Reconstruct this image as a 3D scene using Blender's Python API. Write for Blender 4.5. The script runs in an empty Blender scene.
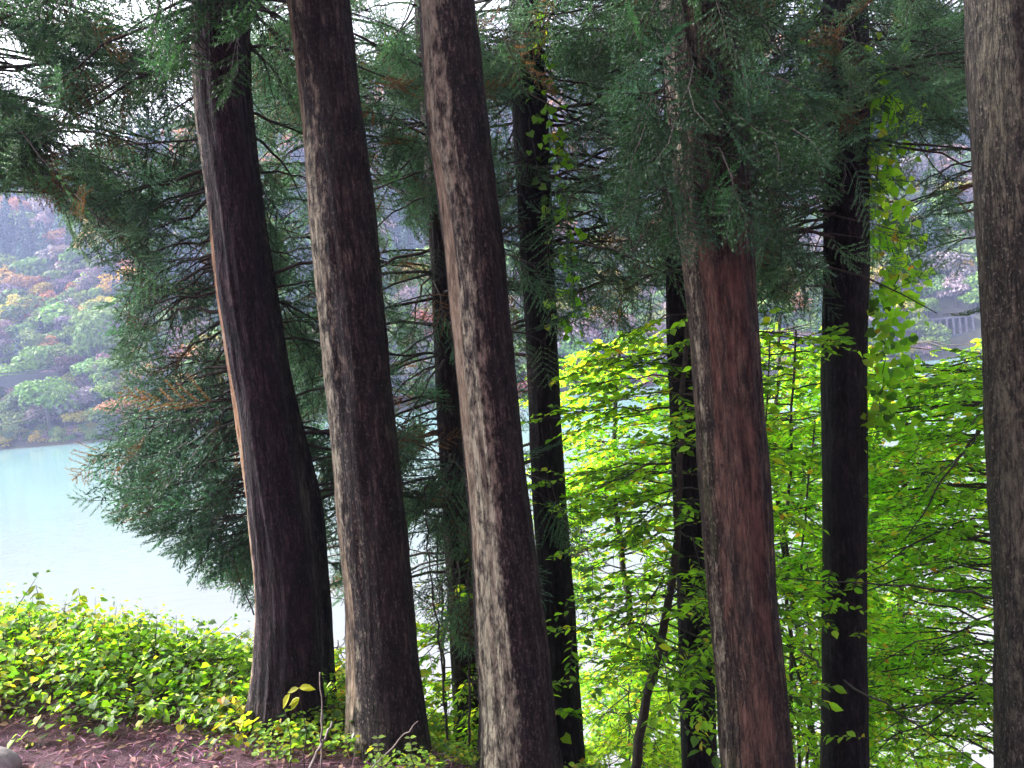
import bpy, math, random
import numpy as np
R_ = math.radians
sc = bpy.context.scene
COL = sc.collection
rng = np.random.default_rng(7)
random.seed(7)

# ------------------------------------------------------------------ camera
ZC = 10.0                       # the lake lies at z = 0, the camera stands 10 m above it
FPX, ROLL, PITCH = 745.0, R_(5.5), R_(1.6)
C0 = np.array([0.0, 0.0, ZC])
F = np.array([0, math.cos(PITCH), -math.sin(PITCH)])
U0 = np.array([0, math.sin(PITCH), math.cos(PITCH)])
R0 = np.array([1.0, 0, 0])
RX = math.cos(ROLL) * R0 - math.sin(ROLL) * U0
UP = math.sin(ROLL) * R0 + math.cos(ROLL) * U0
from mathutils import Matrix, Vector
cd = bpy.data.cameras.new('camera'); cam = bpy.data.objects.new('camera', cd); COL.objects.link(cam)
cd.sensor_width = 36; cd.lens = FPX / 1024 * 36; cd.clip_start = 0.05; cd.clip_end = 6000
m = Matrix.Identity(4)
for i in range(3):
    m[i][0], m[i][1], m[i][2], m[i][3] = RX[i], UP[i], -F[i], C0[i]
cam.matrix_world = m
sc.camera = cam
cd.dof.use_dof = False

# ------------------------------------------------------------------ world, sun, exposure
SUN_EL, SUN_AZ = 38.0, -72.0      # azimuth from +Y towards +X
w = bpy.data.worlds.new('World'); sc.world = w; w.use_nodes = True
nt = w.node_tree; nt.nodes.clear()
sky = nt.nodes.new('ShaderNodeTexSky'); sky.sky_type = 'NISHITA'; sky.sun_disc = False
sky.sun_elevation = R_(SUN_EL); sky.sun_rotation = R_(SUN_AZ); sky.dust_density = 6; sky.air_density = 1.0
bw = nt.nodes.new('ShaderNodeRGBToBW'); nt.links.new(sky.outputs[0], bw.inputs[0])
cl = nt.nodes.new('ShaderNodeMix'); cl.data_type = 'RGBA'; cl.blend_type = 'MULTIPLY'; cl.inputs[0].default_value = 1
nt.links.new(bw.outputs[0], cl.inputs[6]); cl.inputs[7].default_value = (0.99, 0.98, 1.03, 1)
mx = nt.nodes.new('ShaderNodeMix'); mx.data_type = 'RGBA'
mx.inputs[0].default_value = 0.9                     # an overcast sky: grey cloud over nearly all of the blue
nt.links.new(sky.outputs[0], mx.inputs[6]); nt.links.new(cl.outputs[2], mx.inputs[7])
bg = nt.nodes.new('ShaderNodeBackground'); bg.inputs[1].default_value = 0.15
nt.links.new(mx.outputs[2], bg.inputs[0])
wo = nt.nodes.new('ShaderNodeOutputWorld'); nt.links.new(bg.outputs[0], wo.inputs[0])
ld = bpy.data.lights.new('sun', 'SUN'); ld.energy = 1.5; ld.angle = R_(14); ld.color = (1, 0.95, 0.87)
sun = bpy.data.objects.new('sun', ld); COL.objects.link(sun)
sd = Vector((math.sin(R_(SUN_AZ)) * math.cos(R_(SUN_EL)), math.cos(R_(SUN_AZ)) * math.cos(R_(SUN_EL)), math.sin(R_(SUN_EL))))
sun.rotation_euler = sd.to_track_quat('Z', 'Y').to_euler(); sun.location = (-30, 20, 60)
vs = sc.view_settings; vs.view_transform = 'Standard'; vs.look = 'None'; vs.gamma = 1; vs.use_curve_mapping = False
vs.exposure = 2.82
sc.cycles.use_denoising = True
sc.cycles.max_bounces = 8; sc.cycles.diffuse_bounces = 5; sc.cycles.transmission_bounces = 6; sc.cycles.volume_bounces = 0
sc.cycles.transparent_max_bounces = 8
sc.cycles.caustics_reflective = False; sc.cycles.caustics_refractive = False

# ------------------------------------------------------------------ helpers
def P(px, py, d):
    return C0 + d * (F + (px - 512) / FPX * RX + (384 - py) / FPX * UP)

def pix(V):
    V = np.atleast_2d(V) - C0
    d = V @ F
    dd = np.where(np.abs(d) < 1e-3, 1e-3, d)
    return 512 + FPX * (V @ RX) / dd, 384 - FPX * (V @ UP) / dd, d

class Noise2:
    def __init__(s, n, k, seed):
        s.g = np.random.default_rng(seed).random((n, k)); s.n = n; s.k = k
    def __call__(s, u, v):
        u = np.asarray(u, float); v = np.asarray(v, float)
        iu = np.floor(u).astype(int); iv = np.floor(v).astype(int)
        fu = u - iu; fv = v - iv
        fu = fu * fu * (3 - 2 * fu); fv = fv * fv * (3 - 2 * fv)
        a = s.g[iu % s.n, iv % s.k]; b = s.g[(iu + 1) % s.n, iv % s.k]
        c = s.g[iu % s.n, (iv + 1) % s.k]; d = s.g[(iu + 1) % s.n, (iv + 1) % s.k]
        return (a * (1 - fu) + b * fu) * (1 - fv) + (c * (1 - fu) + d * fu) * fv

NZ = Noise2(128, 128, 3)
def fbm(x, y, o=4):
    r = 0; a = 0.5
    for i in range(o):
        r = r + a * (NZ(x * 2 ** i + 17.3 * i, y * 2 ** i + 5.1 * i) - 0.5); a *= 0.5
    return r

def mesh(name, V, T, mats, midx=None, col=None, parent=None, smooth=False, loc=None):
    """One triangle mesh object; V in world metres, moved to its parent's place."""
    V = np.asarray(V, np.float32); T = np.asarray(T, np.int32)
    o_loc = np.zeros(3) if loc is None else np.asarray(loc, float)
    off = np.array(parent.location) if parent is not None else o_loc
    if parent is not None and parent.parent is not None:
        off = off + np.array(parent.parent.location)
    me = bpy.data.meshes.new(name)
    V2 = (V - off.astype(np.float32)).astype(np.float32)
    me.vertices.add(len(V2)); me.vertices.foreach_set('co', V2.ravel())
    me.loops.add(T.size); me.loops.foreach_set('vertex_index', T.ravel())
    me.polygons.add(len(T)); me.polygons.foreach_set('loop_start', np.arange(0, T.size, 3, dtype=np.int32))
    if midx is not None: me.polygons.foreach_set('material_index', np.asarray(midx, np.int32))
    if smooth is not False:
        s = np.ones(len(T), bool) if smooth is True else np.asarray(smooth, bool)
        me.polygons.foreach_set('use_smooth', s)
    for mt in (mats if isinstance(mats, (list, tuple)) else [mats]): me.materials.append(mt)
    if col is not None:
        at = me.color_attributes.new('tint', 'FLOAT_COLOR', 'POINT')
        c4 = np.ones((len(V2), 4), np.float32); c4[:, :3] = col
        at.data.foreach_set('color', c4.ravel())
    me.update(calc_edges=True); me.validate()
    o = bpy.data.objects.new(name, me); COL.objects.link(o)
    if parent is not None: o.parent = parent
    else: o.location = o_loc
    return o

def tag(o, label=None, cat=None, group=None, kind=None):
    for k, v in (('label', label), ('category', cat), ('group', group), ('kind', kind)):
        if v: o[k] = v
    return o

def root(name, loc, label, cat, group=None):
    o = bpy.data.objects.new(name, None); COL.objects.link(o)
    o.location = [float(v) for v in loc]; o.empty_display_size = 0.2
    return tag(o, label, cat, group)

class Bag:
    """Gathers triangle pieces for ONE mesh."""
    def __init__(s): s.V = []; s.T = []; s.M = []; s.C = []; s.S = []; s.n = 0
    def add(s, V, T, mi=0, col=(1, 1, 1), smooth=False):
        V = np.asarray(V, np.float32).reshape(-1, 3); T = np.asarray(T, np.int32).reshape(-1, 3)
        s.V.append(V); s.T.append(T + s.n); s.n += len(V)
        s.M.append(np.full(len(T), mi, np.int32)); s.S.append(np.full(len(T), smooth, bool))
        c = np.empty((len(V), 3), np.float32); c[:] = col; s.C.append(c)
    def many(s, V, T, M, pos, mat, col):
        """template V,T,M copied at pos (n,3) with 3x3 matrices mat (n,3,3) and colours col (n,3)"""
        n = len(pos)
        if n == 0: return
        W = np.einsum('nij,vj->nvi', mat, V) + pos[:, None, :]
        TT = (T[None] + (np.arange(n) * len(V))[:, None, None]).reshape(-1, 3)
        s.V.append(W.reshape(-1, 3).astype(np.float32)); s.T.append((TT + s.n).astype(np.int32)); s.n += n * len(V)
        s.M.append(np.tile(M, n).astype(np.int32)); s.S.append(np.zeros(n * len(T), bool))
        s.C.append(np.repeat(col, len(V), 0).astype(np.float32))
    def tube(s, pts, rad, seg=6, mi=0, col=(1, 1, 1), cap=True):
        V, T = tube_mesh(pts, rad, seg)
        s.add(V, T, mi, col, True)
    def box(s, c, h, mi=0, col=(1, 1, 1), rz=0.0):
        c = np.asarray(c, float); h = np.asarray(h, float)
        v = np.array([[x, y, z] for x in (-1, 1) for y in (-1, 1) for z in (-1, 1)], float) * h
        cr, sr = math.cos(rz), math.sin(rz)
        v = v @ np.array([[cr, sr, 0], [-sr, cr, 0], [0, 0, 1]]) + c
        q = [(0, 1, 3, 2), (4, 6, 7, 5), (0, 4, 5, 1), (2, 3, 7, 6), (0, 2, 6, 4), (1, 5, 7, 3)]
        t = [[a, b, c_] for a, b, c_, d in q] + [[a, c_, d] for a, b, c_, d in q]
        s.add(v, t, mi, col)
    def build(s, name, mats, parent=None, loc=None):
        return mesh(name, np.concatenate(s.V), np.concatenate(s.T), mats, np.concatenate(s.M), np.concatenate(s.C), parent, np.concatenate(s.S), loc)

def tube_mesh(pts, rad, seg=6):
    pts = np.asarray(pts, float); n = len(pts); rad = np.broadcast_to(np.asarray(rad, float), (n,))
    t = np.gradient(pts, axis=0); t /= np.linalg.norm(t, axis=1)[:, None] + 1e-9
    ref = np.array([0.31, 0.2, 0.93]) if abs(t[0] @ np.array([0.31, 0.2, 0.93])) < 0.9 else np.array([1.0, 0, 0])
    a = np.cross(t, ref); a /= np.linalg.norm(a, axis=1)[:, None] + 1e-9
    b = np.cross(t, a)
    th = np.arange(seg) / seg * 2 * np.pi
    V = pts[:, None] + rad[:, None, None] * (np.cos(th)[None, :, None] * a[:, None] + np.sin(th)[None, :, None] * b[:, None])
    T = []
    for i in range(n - 1):
        for j in range(seg):
            k = (j + 1) % seg
            T += [(i * seg + j, i * seg + k, (i + 1) * seg + k), (i * seg + j, (i + 1) * seg + k, (i + 1) * seg + j)]
    V = V.reshape(-1, 3)
    V = np.vstack([V, pts[0], pts[-1]])
    for j in range(seg):
        k = (j + 1) % seg
        T += [(k, j, n * seg), ((n - 1) * seg + j, (n - 1) * seg + k, n * seg + 1)]
    return V, np.array(T)

# ------------------------------------------------------------------ materials
def new_mat(name):
    mt = bpy.data.materials.new(name); mt.use_nodes = True
    t = mt.node_tree; t.nodes.clear()
    return mt, t, t.nodes, t.links
def N(t, kind, **kw):
    n = t.nodes.new(kind)
    for k, v in kw.items():
        if k.startswith('i_'):
            key = k[2:].replace('_', ' ')
            n.inputs[key].default_value = v
        else: setattr(n, k, v)
    return n
def ramp(t, stops, src=None):
    n = t.nodes.new('ShaderNodeValToRGB'); e = n.color_ramp.elements
    while len(e) < len(stops): e.new(0.5)
    for el, (p, c) in zip(e, stops):
        el.position = p; el.color = (*c, 1) if len(c) == 3 else c
    if src is not None: t.links.new(src, n.inputs[0])
    return n
def mixc(t, a, b, fac, blend='MIX'):
    n = t.nodes.new('ShaderNodeMix'); n.data_type = 'RGBA'; n.blend_type = blend
    for sock, v in ((n.inputs[0], fac), (n.inputs[6], a), (n.inputs[7], b)):
        if hasattr(v, 'is_output'): t.links.new(v, sock)
        elif isinstance(v, tuple): sock.default_value = (*v, 1)
        else: sock.default_value = v
    return n.outputs[2]
def mth(t, op, a, b=0.5, clamp=False):
    n = t.nodes.new('ShaderNodeMath'); n.operation = op; n.use_clamp = clamp
    for sock, v in ((n.inputs[0], a), (n.inputs[1], b)):
        if hasattr(v, 'is_output'): t.links.new(v, sock)
        else: sock.default_value = v
    return n.outputs[0]

def leaf_mat(name, trans, gloss=0.35, tmul=(1, 1, 1), spec=0.4):
    mt, t, n, l = new_mat(name)
    at = N(t, 'ShaderNodeAttribute', attribute_name='tint')
    p = N(t, 'ShaderNodeBsdfPrincipled', i_Roughness=gloss); p.inputs['Specular IOR Level'].default_value = spec
    l.new(at.outputs['Color'], p.inputs['Base Color'])
    tr = N(t, 'ShaderNodeBsdfTranslucent')
    l.new(mixc(t, at.outputs['Color'], tmul, 1.0, 'MULTIPLY'), tr.inputs[0])
    ms = N(t, 'ShaderNodeMixShader'); ms.inputs[0].default_value = trans
    l.new(p.outputs[0], ms.inputs[1]); l.new(tr.outputs[0], ms.inputs[2])
    o = N(t, 'ShaderNodeOutputMaterial'); l.new(ms.outputs[0], o.inputs[0])
    return mt
M_NEEDLE = leaf_mat('cedar_needles', 0.35, 0.5, (1.4, 1.5, 0.9), 0.35)
M_LEAF = leaf_mat('broad_leaf', 0.6, 0.5, (2.1, 2.35, 0.7), 0.45)
M_FAR = leaf_mat('far_foliage', 0.15, 0.7, (1.1, 1.1, 0.9), 0.2)

def twig_mat(name, c):
    mt, t, n, l = new_mat(name)
    tc = N(t, 'ShaderNodeTexCoord'); nz = N(t, 'ShaderNodeTexNoise', i_Scale=25.0, i_Detail=4.0)
    l.new(tc.outputs['Object'], nz.inputs['Vector'])
    r = ramp(t, [(0.3, tuple(v * 0.5 for v in c)), (0.7, tuple(v * 1.5 for v in c))], nz.outputs[0])
    p = N(t, 'ShaderNodeBsdfPrincipled', i_Roughness=0.85); l.new(r.outputs[0], p.inputs['Base Color'])
    o = N(t, 'ShaderNodeOutputMaterial'); l.new(p.outputs[0], o.inputs[0])
    return mt
M_TWIG = twig_mat('twig_bark', (0.05, 0.04, 0.035))
M_GREYTWIG = twig_mat('grey_twig', (0.16, 0.13, 0.12))
M_FARBARK = twig_mat('far_bark', (0.12, 0.10, 0.09))

def bark_mat(name, dark, mid, light, peel, lichen):
    """tint: R = peeled inner bark, G = lichen crust, B = moss"""
    mt, t, n, l = new_mat(name)
    tc = N(t, 'ShaderNodeTexCoord')
    at = N(t, 'ShaderNodeAttribute', attribute_name='tint')
    sp = N(t, 'ShaderNodeSeparateColor'); l.new(at.outputs['Color'], sp.inputs[0])
    mp = N(t, 'ShaderNodeMapping'); mp.inputs['Scale'].default_value = (1, 1, 0.16)
    l.new(tc.outputs['Object'], mp.inputs[0])
    n1 = N(t, 'ShaderNodeTexNoise', i_Scale=30.0, i_Detail=6.0, i_Roughness=0.68, i_Distortion=0.5); l.new(mp.outputs[0], n1.inputs['Vector'])
    mp2 = N(t, 'ShaderNodeMapping'); mp2.inputs['Scale'].default_value = (1, 1, 0.38)
    l.new(tc.outputs['Object'], mp2.inputs[0])
    n2 = N(t, 'ShaderNodeTexNoise', i_Scale=24.0, i_Detail=5.0, i_Roughness=0.72); l.new(mp2.outputs[0], n2.inputs['Vector'])
    n3 = N(t, 'ShaderNodeTexNoise', i_Scale=9.0, i_Detail=6.0, i_Roughness=0.68); l.new(mp.outputs[0], n3.inputs['Vector'])
    mixn = mth(t, 'ADD', mth(t, 'MULTIPLY', n1.outputs[0], 0.6), mth(t, 'MULTIPLY', n2.outputs[0], 0.4))
    n3_ = n3
    base = ramp(t, [(0.40, dark), (0.52, mid), (0.64, light)], mixn).outputs[0]
    mp3 = N(t, 'ShaderNodeMapping'); mp3.inputs['Scale'].default_value = (1, 1, 0.10); l.new(tc.outputs['Object'], mp3.inputs[0])
    wob = N(t, 'ShaderNodeVectorMath', operation='ADD'); l.new(mp3.outputs[0], wob.inputs[0])
    sc3 = N(t, 'ShaderNodeVectorMath', operation='SCALE'); sc3.inputs['Scale'].default_value = 0.06
    l.new(n3.outputs['Color'], sc3.inputs[0]); l.new(sc3.outputs[0], wob.inputs[1])
    vo = N(t, 'ShaderNodeTexVoronoi', feature='DISTANCE_TO_EDGE', i_Scale=30.0); l.new(wob.outputs[0], vo.inputs['Vector'])
    crack = ramp(t, [(0.0, (0, 0, 0)), (0.10, (1, 1, 1))], vo.outputs[0]).outputs[0]
    mp4 = N(t, 'ShaderNodeMapping'); mp4.inputs['Scale'].default_value = (1, 1, 0.6); l.new(tc.outputs['Object'], mp4.inputs[0])
    n4 = N(t, 'ShaderNodeTexNoise', i_Scale=62.0, i_Detail=3.0, i_Roughness=0.6); l.new(mp4.outputs[0], n4.inputs['Vector'])
    fleck = mth(t, 'MULTIPLY', ramp(t, [(0.56, (0, 0, 0)), (0.64, (1, 1, 1))], n4.outputs[0]).outputs[0], mth(t, 'ADD', 0.12, mth(t, 'MULTIPLY', sp.outputs[1], 1.5)), True)
    mp5 = N(t, 'ShaderNodeMapping'); mp5.inputs['Scale'].default_value = (1, 1, 0.55); l.new(tc.outputs['Object'], mp5.inputs[0])
    n5 = N(t, 'ShaderNodeTexNoise', i_Scale=8.5, i_Detail=7.0, i_Roughness=0.68, i_Distortion=0.6); l.new(mp5.outputs[0], n5.inputs['Vector'])
    base = mixc(t, base, ramp(t, [(0.40, (.42, .40, .42)), (0.50, (1, 1, 1)), (0.62, (1.7, 1.62, 1.45))], n5.outputs[0]).outputs[0], 1.0, 'MULTIPLY')   # plates shed at different times
    base = mixc(t, base, tuple(v * 2.1 for v in light), mth(t, 'MULTIPLY', fleck, 0.8))
    base = mixc(t, tuple(v * .6 for v in dark), base, mth(t, 'ADD', 0.18, mth(t, 'MULTIPLY', crack, 0.82)))
    pl = ramp(t, [(0.38, tuple(v * 0.22 for v in peel)), (0.5, tuple(v * 0.75 for v in peel)), (0.64, tuple(v * 1.25 for v in peel))], mixn).outputs[0]
    li = ramp(t, [(0.38, tuple(v * 0.35 for v in lichen)), (0.62, tuple(v * 1.1 for v in lichen))], n2.outputs[0]).outputs[0]
    fp = mth(t, 'MULTIPLY', mth(t, 'SUBTRACT', mth(t, 'ADD', sp.outputs[0], n3.outputs[0]), 0.92), 6.0, True)
    fl = mth(t, 'MULTIPLY', mth(t, 'SUBTRACT', mth(t, 'ADD', sp.outputs[1], mth(t, 'ADD', mth(t, 'MULTIPLY', n2.outputs[0], 0.65), mth(t, 'MULTIPLY', n3.outputs[0], 0.35))), 0.98), 7.0, True)
    fm = mth(t, 'MULTIPLY', mth(t, 'SUBTRACT', mth(t, 'ADD', sp.outputs[2], n3.outputs[0]), 0.95), 5.0, True)
    c = mixc(t, base, pl, fp); c = mixc(t, c, li, mth(t, 'MULTIPLY', fl, 0.85)); c = mixc(t, c, (0.045, 0.065, 0.02), mth(t, 'MULTIPLY', fm, 0.8))
    p = N(t, 'ShaderNodeBsdfPrincipled', i_Roughness=0.8); p.inputs['Specular IOR Level'].default_value = 0.3
    l.new(c, p.inputs['Base Color'])
    hgt = mth(t, 'ADD', mth(t, 'ADD', mth(t, 'MULTIPLY', n1.outputs[0], 0.6), mth(t, 'MULTIPLY', n4.outputs[0], 0.35)), mth(t, 'MULTIPLY', crack, 0.28))
    b = N(t, 'ShaderNodeBump', i_Strength=1.0, i_Distance=0.035); l.new(hgt, b.inputs['Height']); l.new(b.outputs[0], p.inputs['Normal'])
    o = N(t, 'ShaderNodeOutputMaterial'); l.new(p.outputs[0], o.inputs[0])
    return mt
BARK_PURPLE = bark_mat('bark_purple', (0.006, 0.004, 0.006), (0.021, 0.013, 0.018), (0.07, 0.046, 0.052), (0.34, 0.19, 0.10), (0.30, 0.27, 0.21))
BARK_BROWN = bark_mat('bark_brown', (0.007, 0.005, 0.005), (0.024, 0.018, 0.018), (0.085, 0.068, 0.058), (0.34, 0.26, 0.18), (0.36, 0.33, 0.24))
BARK_RED = bark_mat('bark_red', (0.010, 0.007, 0.006), (0.045, 0.032, 0.025), (0.13, 0.105, 0.075), (0.155, 0.085, 0.063), (0.30, 0.27, 0.20))
BARK_GREY = bark_mat('bark_grey', (0.008, 0.006, 0.005), (0.030, 0.025, 0.021), (0.075, 0.064, 0.052), (0.2, 0.16, 0.13), (0.10, 0.09, 0.065))
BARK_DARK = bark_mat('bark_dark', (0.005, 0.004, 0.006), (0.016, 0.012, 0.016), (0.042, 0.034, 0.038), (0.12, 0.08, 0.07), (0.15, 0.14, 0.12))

# ------------------------------------------------------------------ ground, lake, far hills
def gz(x, y):
    x = np.asarray(x, float); y = np.asarray(y, float)
    xc = np.clip(x, -9, 12)
    z = -2.78 - 0.20 * xc - 0.35 * np.clip(xc - 0.2, 0, 6)
    z = z + 0.10 * np.clip(4.6 - y, 0, 4.6)
    z = z - np.interp(x, [-2, 0], [.62, .72]) * np.clip(y - np.interp(x, [-2.6, -.7], [6.2, 4.95]), 0, 60)
    z = np.where(y < -4, z + 1.35 * np.clip(-4 - y, 0, 45), z)  # unseen slope behind the camera, added to keep sky light off the trunk fronts
    z = z + 0.16 * fbm(x * 0.9, y * 0.9, 4) + 0.5 * fbm(x * 0.12 + 9, y * 0.12 + 3, 3) * np.clip((y - 7) / 8, 0, 1)
    return np.maximum(z + ZC, -3.0)

mt, t, n, l = new_mat('forest_floor')
tc = N(t, 'ShaderNodeTexCoord')
n1 = N(t, 'ShaderNodeTexNoise', i_Scale=9.0, i_Detail=8.0, i_Roughness=0.7); l.new(tc.outputs['Object'], n1.inputs['Vector'])
n2 = N(t, 'ShaderNodeTexNoise', i_Scale=60.0, i_Detail=5.0, i_Roughness=0.7); l.new(tc.outputs['Object'], n2.inputs['Vector'])
c = ramp(t, [(0.3, (0.035, 0.016, 0.022)), (0.5, (0.12, 0.055, 0.078)), (0.7, (0.22, 0.115, 0.15))], n1.outputs[0]).outputs[0]
c = mixc(t, c, ramp(t, [(0.3, (0.3, 0.3, 0.3)), (0.7, (1.5, 1.4, 1.4))], n2.outputs[0]).outputs[0], 1.0, 'MULTIPLY')
p = N(t, 'ShaderNodeBsdfPrincipled', i_Roughness=0.9); l.new(c, p.inputs['Base Color'])
b = N(t, 'ShaderNodeBump', i_Strength=1.0, i_Distance=0.04); l.new(n2.outputs[0], b.inputs['Height']); l.new(b.outputs[0], p.inputs['Normal'])
o = N(t, 'ShaderNodeOutputMaterial'); l.new(p.outputs[0], o.inputs[0])
M_FLOOR = mt

def grid_mesh(xs, ys, zf):
    X, Y = np.meshgrid(xs, ys, indexing='xy')
    Z = zf(X, Y)
    V = np.stack([X, Y, Z], -1).reshape(-1, 3)
    nx, ny = len(xs), len(ys)
    i = np.arange(nx - 1)[None] + nx * np.arange(ny - 1)[:, None]
    a = i.ravel(); T = np.concatenate([np.stack([a, a + 1, a + nx + 1], 1), np.stack([a, a + nx + 1, a + nx], 1)])
    return V, T
xs = np.concatenate([np.linspace(-900, -14, 25)[:-1], np.linspace(-14, 14, 281), np.linspace(14, 900, 25)[1:]])
ys = np.concatenate([np.linspace(-60, -2, 20)[:-1], np.linspace(-2, 20, 221), np.linspace(20, 40, 20)[1:], np.linspace(40, 195, 6)[1:]])
V, T = grid_mesh(xs, ys, gz)
tag(mesh('ground', V, T, M_FLOOR, smooth=True), 'forest floor of the bank falling away to the lake', 'ground', kind='structure')

# lake
mt, t, n, l = new_mat('lake_water')
tc = N(t, 'ShaderNodeTexCoord')
mp = N(t, 'ShaderNodeMapping'); mp.inputs['Scale'].default_value = (0.5, 1.0, 1); l.new(tc.outputs['Object'], mp.inputs[0])
n1 = N(t, 'ShaderNodeTexNoise', i_Scale=1.3, i_Detail=4.0, i_Roughness=0.55); l.new(mp.outputs[0], n1.inputs['Vector'])
n2 = N(t, 'ShaderNodeTexNoise', i_Scale=0.03, i_Detail=3.0); l.new(mp.outputs[0], n2.inputs['Vector'])
c = ramp(t, [(0.35, (0.19, 0.345, 0.335)), (0.65, (0.225, 0.375, 0.365))], n2.outputs[0]).outputs[0]
sx_ = N(t, 'ShaderNodeSeparateXYZ'); l.new(tc.outputs['Object'], sx_.inputs[0])      # sky reflection on the near water, painted into its colour
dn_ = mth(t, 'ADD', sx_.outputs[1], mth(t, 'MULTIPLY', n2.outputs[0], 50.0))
sky_glare = mth(t, 'SUBTRACT', 1.0, mth(t, 'DIVIDE', mth(t, 'SUBTRACT', dn_, 45.0), 110.0, True), True)
c = mixc(t, c, (0.175, 0.178, 0.182), sky_glare)
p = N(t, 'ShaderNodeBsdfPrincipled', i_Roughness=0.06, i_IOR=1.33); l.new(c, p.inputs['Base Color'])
b = N(t, 'ShaderNodeBump', i_Strength=0.5, i_Distance=0.06); l.new(n1.outputs[0], b.inputs['Height']); l.new(b.outputs[0], p.inputs['Normal'])
o = N(t, 'ShaderNodeOutputMaterial'); l.new(p.outputs[0], o.inputs[0])
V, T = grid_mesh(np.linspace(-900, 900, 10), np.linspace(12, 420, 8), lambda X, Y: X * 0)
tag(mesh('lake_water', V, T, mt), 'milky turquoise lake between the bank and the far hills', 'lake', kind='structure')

def shore(x):
    return 200 + 10 * np.sin(x / 37.0 + 0.6) * 0.6 + 14 * fbm(np.asarray(x) * 0.02, np.asarray(x) * 0 + 3, 3)
def hz(x, y):
    s = y - shore(x)
    z = np.where(s < 0, s * 0.4, np.minimum(s * 1.2, 1.8) + 0.86 * np.clip(s - 1.5, 0, None))
    top = 138 + 26 * np.sin(x / 70.0 + 1.0) + 50 * fbm(np.asarray(x) * 0.012, np.asarray(x) * 0 + 8, 3)
    z = np.where(z > top, top - (z - top) * 0.35, z)
    rough = np.clip(s / 25, 0, 1)
    return z + rough * (16 * fbm(x * 0.022, y * 0.022, 3) + 5 * fbm(x * 0.09, y * 0.09, 2))
mt, t, n, l = new_mat('hill_floor')
tc = N(t, 'ShaderNodeTexCoord')
n1 = N(t, 'ShaderNodeTexNoise', i_Scale=0.35, i_Detail=8.0, i_Roughness=0.7); l.new(tc.outputs['Object'], n1.inputs['Vector'])
c = ramp(t, [(0.35, (0.035, 0.035, 0.022)), (0.55, (0.07, 0.06, 0.035)), (0.7, (0.06, 0.08, 0.035))], n1.outputs[0]).outputs[0]
p = N(t, 'ShaderNodeBsdfPrincipled', i_Roughness=0.95); l.new(c, p.inputs['Base Color'])
o = N(t, 'ShaderNodeOutputMaterial'); l.new(p.outputs[0], o.inputs[0])
V, T = grid_mesh(np.linspace(-620, 620, 311), np.linspace(184, 640, 153), hz)
tag(mesh('hills', V, T, mt, smooth=True), 'steep hillside rising from the far shore of the lake', 'hills', kind='structure')

# ------------------------------------------------------------------ haze over the lake
mt, t, n, l = new_mat('haze_air')
vp = N(t, 'ShaderNodeVolumePrincipled'); vp.inputs['Color'].default_value = (0.52, 0.62, 1.0, 1)
vp.inputs['Density'].default_value = 0.0006; vp.inputs['Anisotropy'].default_value = 0.1
o = N(t, 'ShaderNodeOutputMaterial'); l.new(vp.outputs[0], o.inputs['Volume'])
bagh = Bag(); bagh.box((0, 280, 125), (960, 370, 131))
tag(bagh.build('haze', mt), 'thin bluish haze in the air over the lake and hills', 'haze', kind='stuff')

# ------------------------------------------------------------------ far trees
def far_leafcards(pts, nor, size, r):
    """small tilted quads (as two tris) facing roughly along nor"""
    n = len(pts)
    d = nor + r.normal(0, 0.55, (n, 3)); d /= np.linalg.norm(d, axis=1)[:, None]
    a = np.cross(d, r.normal(0, 1, (n, 3))); a /= np.linalg.norm(a, axis=1)[:, None]
    b = np.cross(d, a)
    s = (size * r.uniform(0.6, 1.4, n))[:, None]
    k = 0.55
    V = np.stack([pts - a * s, pts - b * s * k, pts + a * s, pts + b * s * k], 1).reshape(-1, 3)
    i = np.arange(n)[:, None] * 4
    T = np.concatenate([i + [0, 1, 2], i + [0, 2, 3]])
    return V, T
def far_broadleaf(seed, hgt=11.0, nl=1100, size=0.42):
    r = np.random.default_rng(seed); bg_ = Bag()
    lobes = [(np.array([0, 0, hgt * 0.62]), hgt * 0.30)]
    for k in range(9):
        a = k / 9 * 6.28 + r.uniform(-.3, .3); z = r.uniform(0.36, 0.86) * hgt
        rr = hgt * r.uniform(.2, .36) * (1 - max(0, z / hgt - 0.55) * 1.2)
        lobes.append((np.array([math.cos(a) * rr, math.sin(a) * rr, z]), hgt * r.uniform(.13, .22)))
    for c_, R in lobes:
        k = int(nl * (R * R) / sum(q[1] ** 2 for q in lobes))
        u = r.normal(0, 1, (k, 3)); u /= np.linalg.norm(u, axis=1)[:, None]
        u[:, 2] = np.where(u[:, 2] < -0.3, -u[:, 2], u[:, 2])
        pp = c_ + u * (R * r.uniform(0.8, 1.12, k))[:, None] * [1.15, 1.15, 0.75]
        V, T = far_leafcards(pp, u + [0, 0, .35], np.full(k, size), r)
        sh = np.repeat(r.uniform(0.65, 1.3, k), 4)[:, None]
        bg_.add(V, T, 0, np.ones((len(V), 3)) * sh)
        u = np.array([[x, y, z] for x in (-1, 0, 1) for y in (-1, 0, 1) for z in (-1, 0, 1) if x or y or z], float); u /= np.linalg.norm(u, axis=1)[:, None]
    bg_.tube([(0, 0, -1.5), (0.1, 0, hgt * 0.35), (0, 0.1, hgt * 0.7)], [hgt * .022, hgt * .018, hgt * .008], 5, 1, (1, 1, 1))
    return bg_
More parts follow.
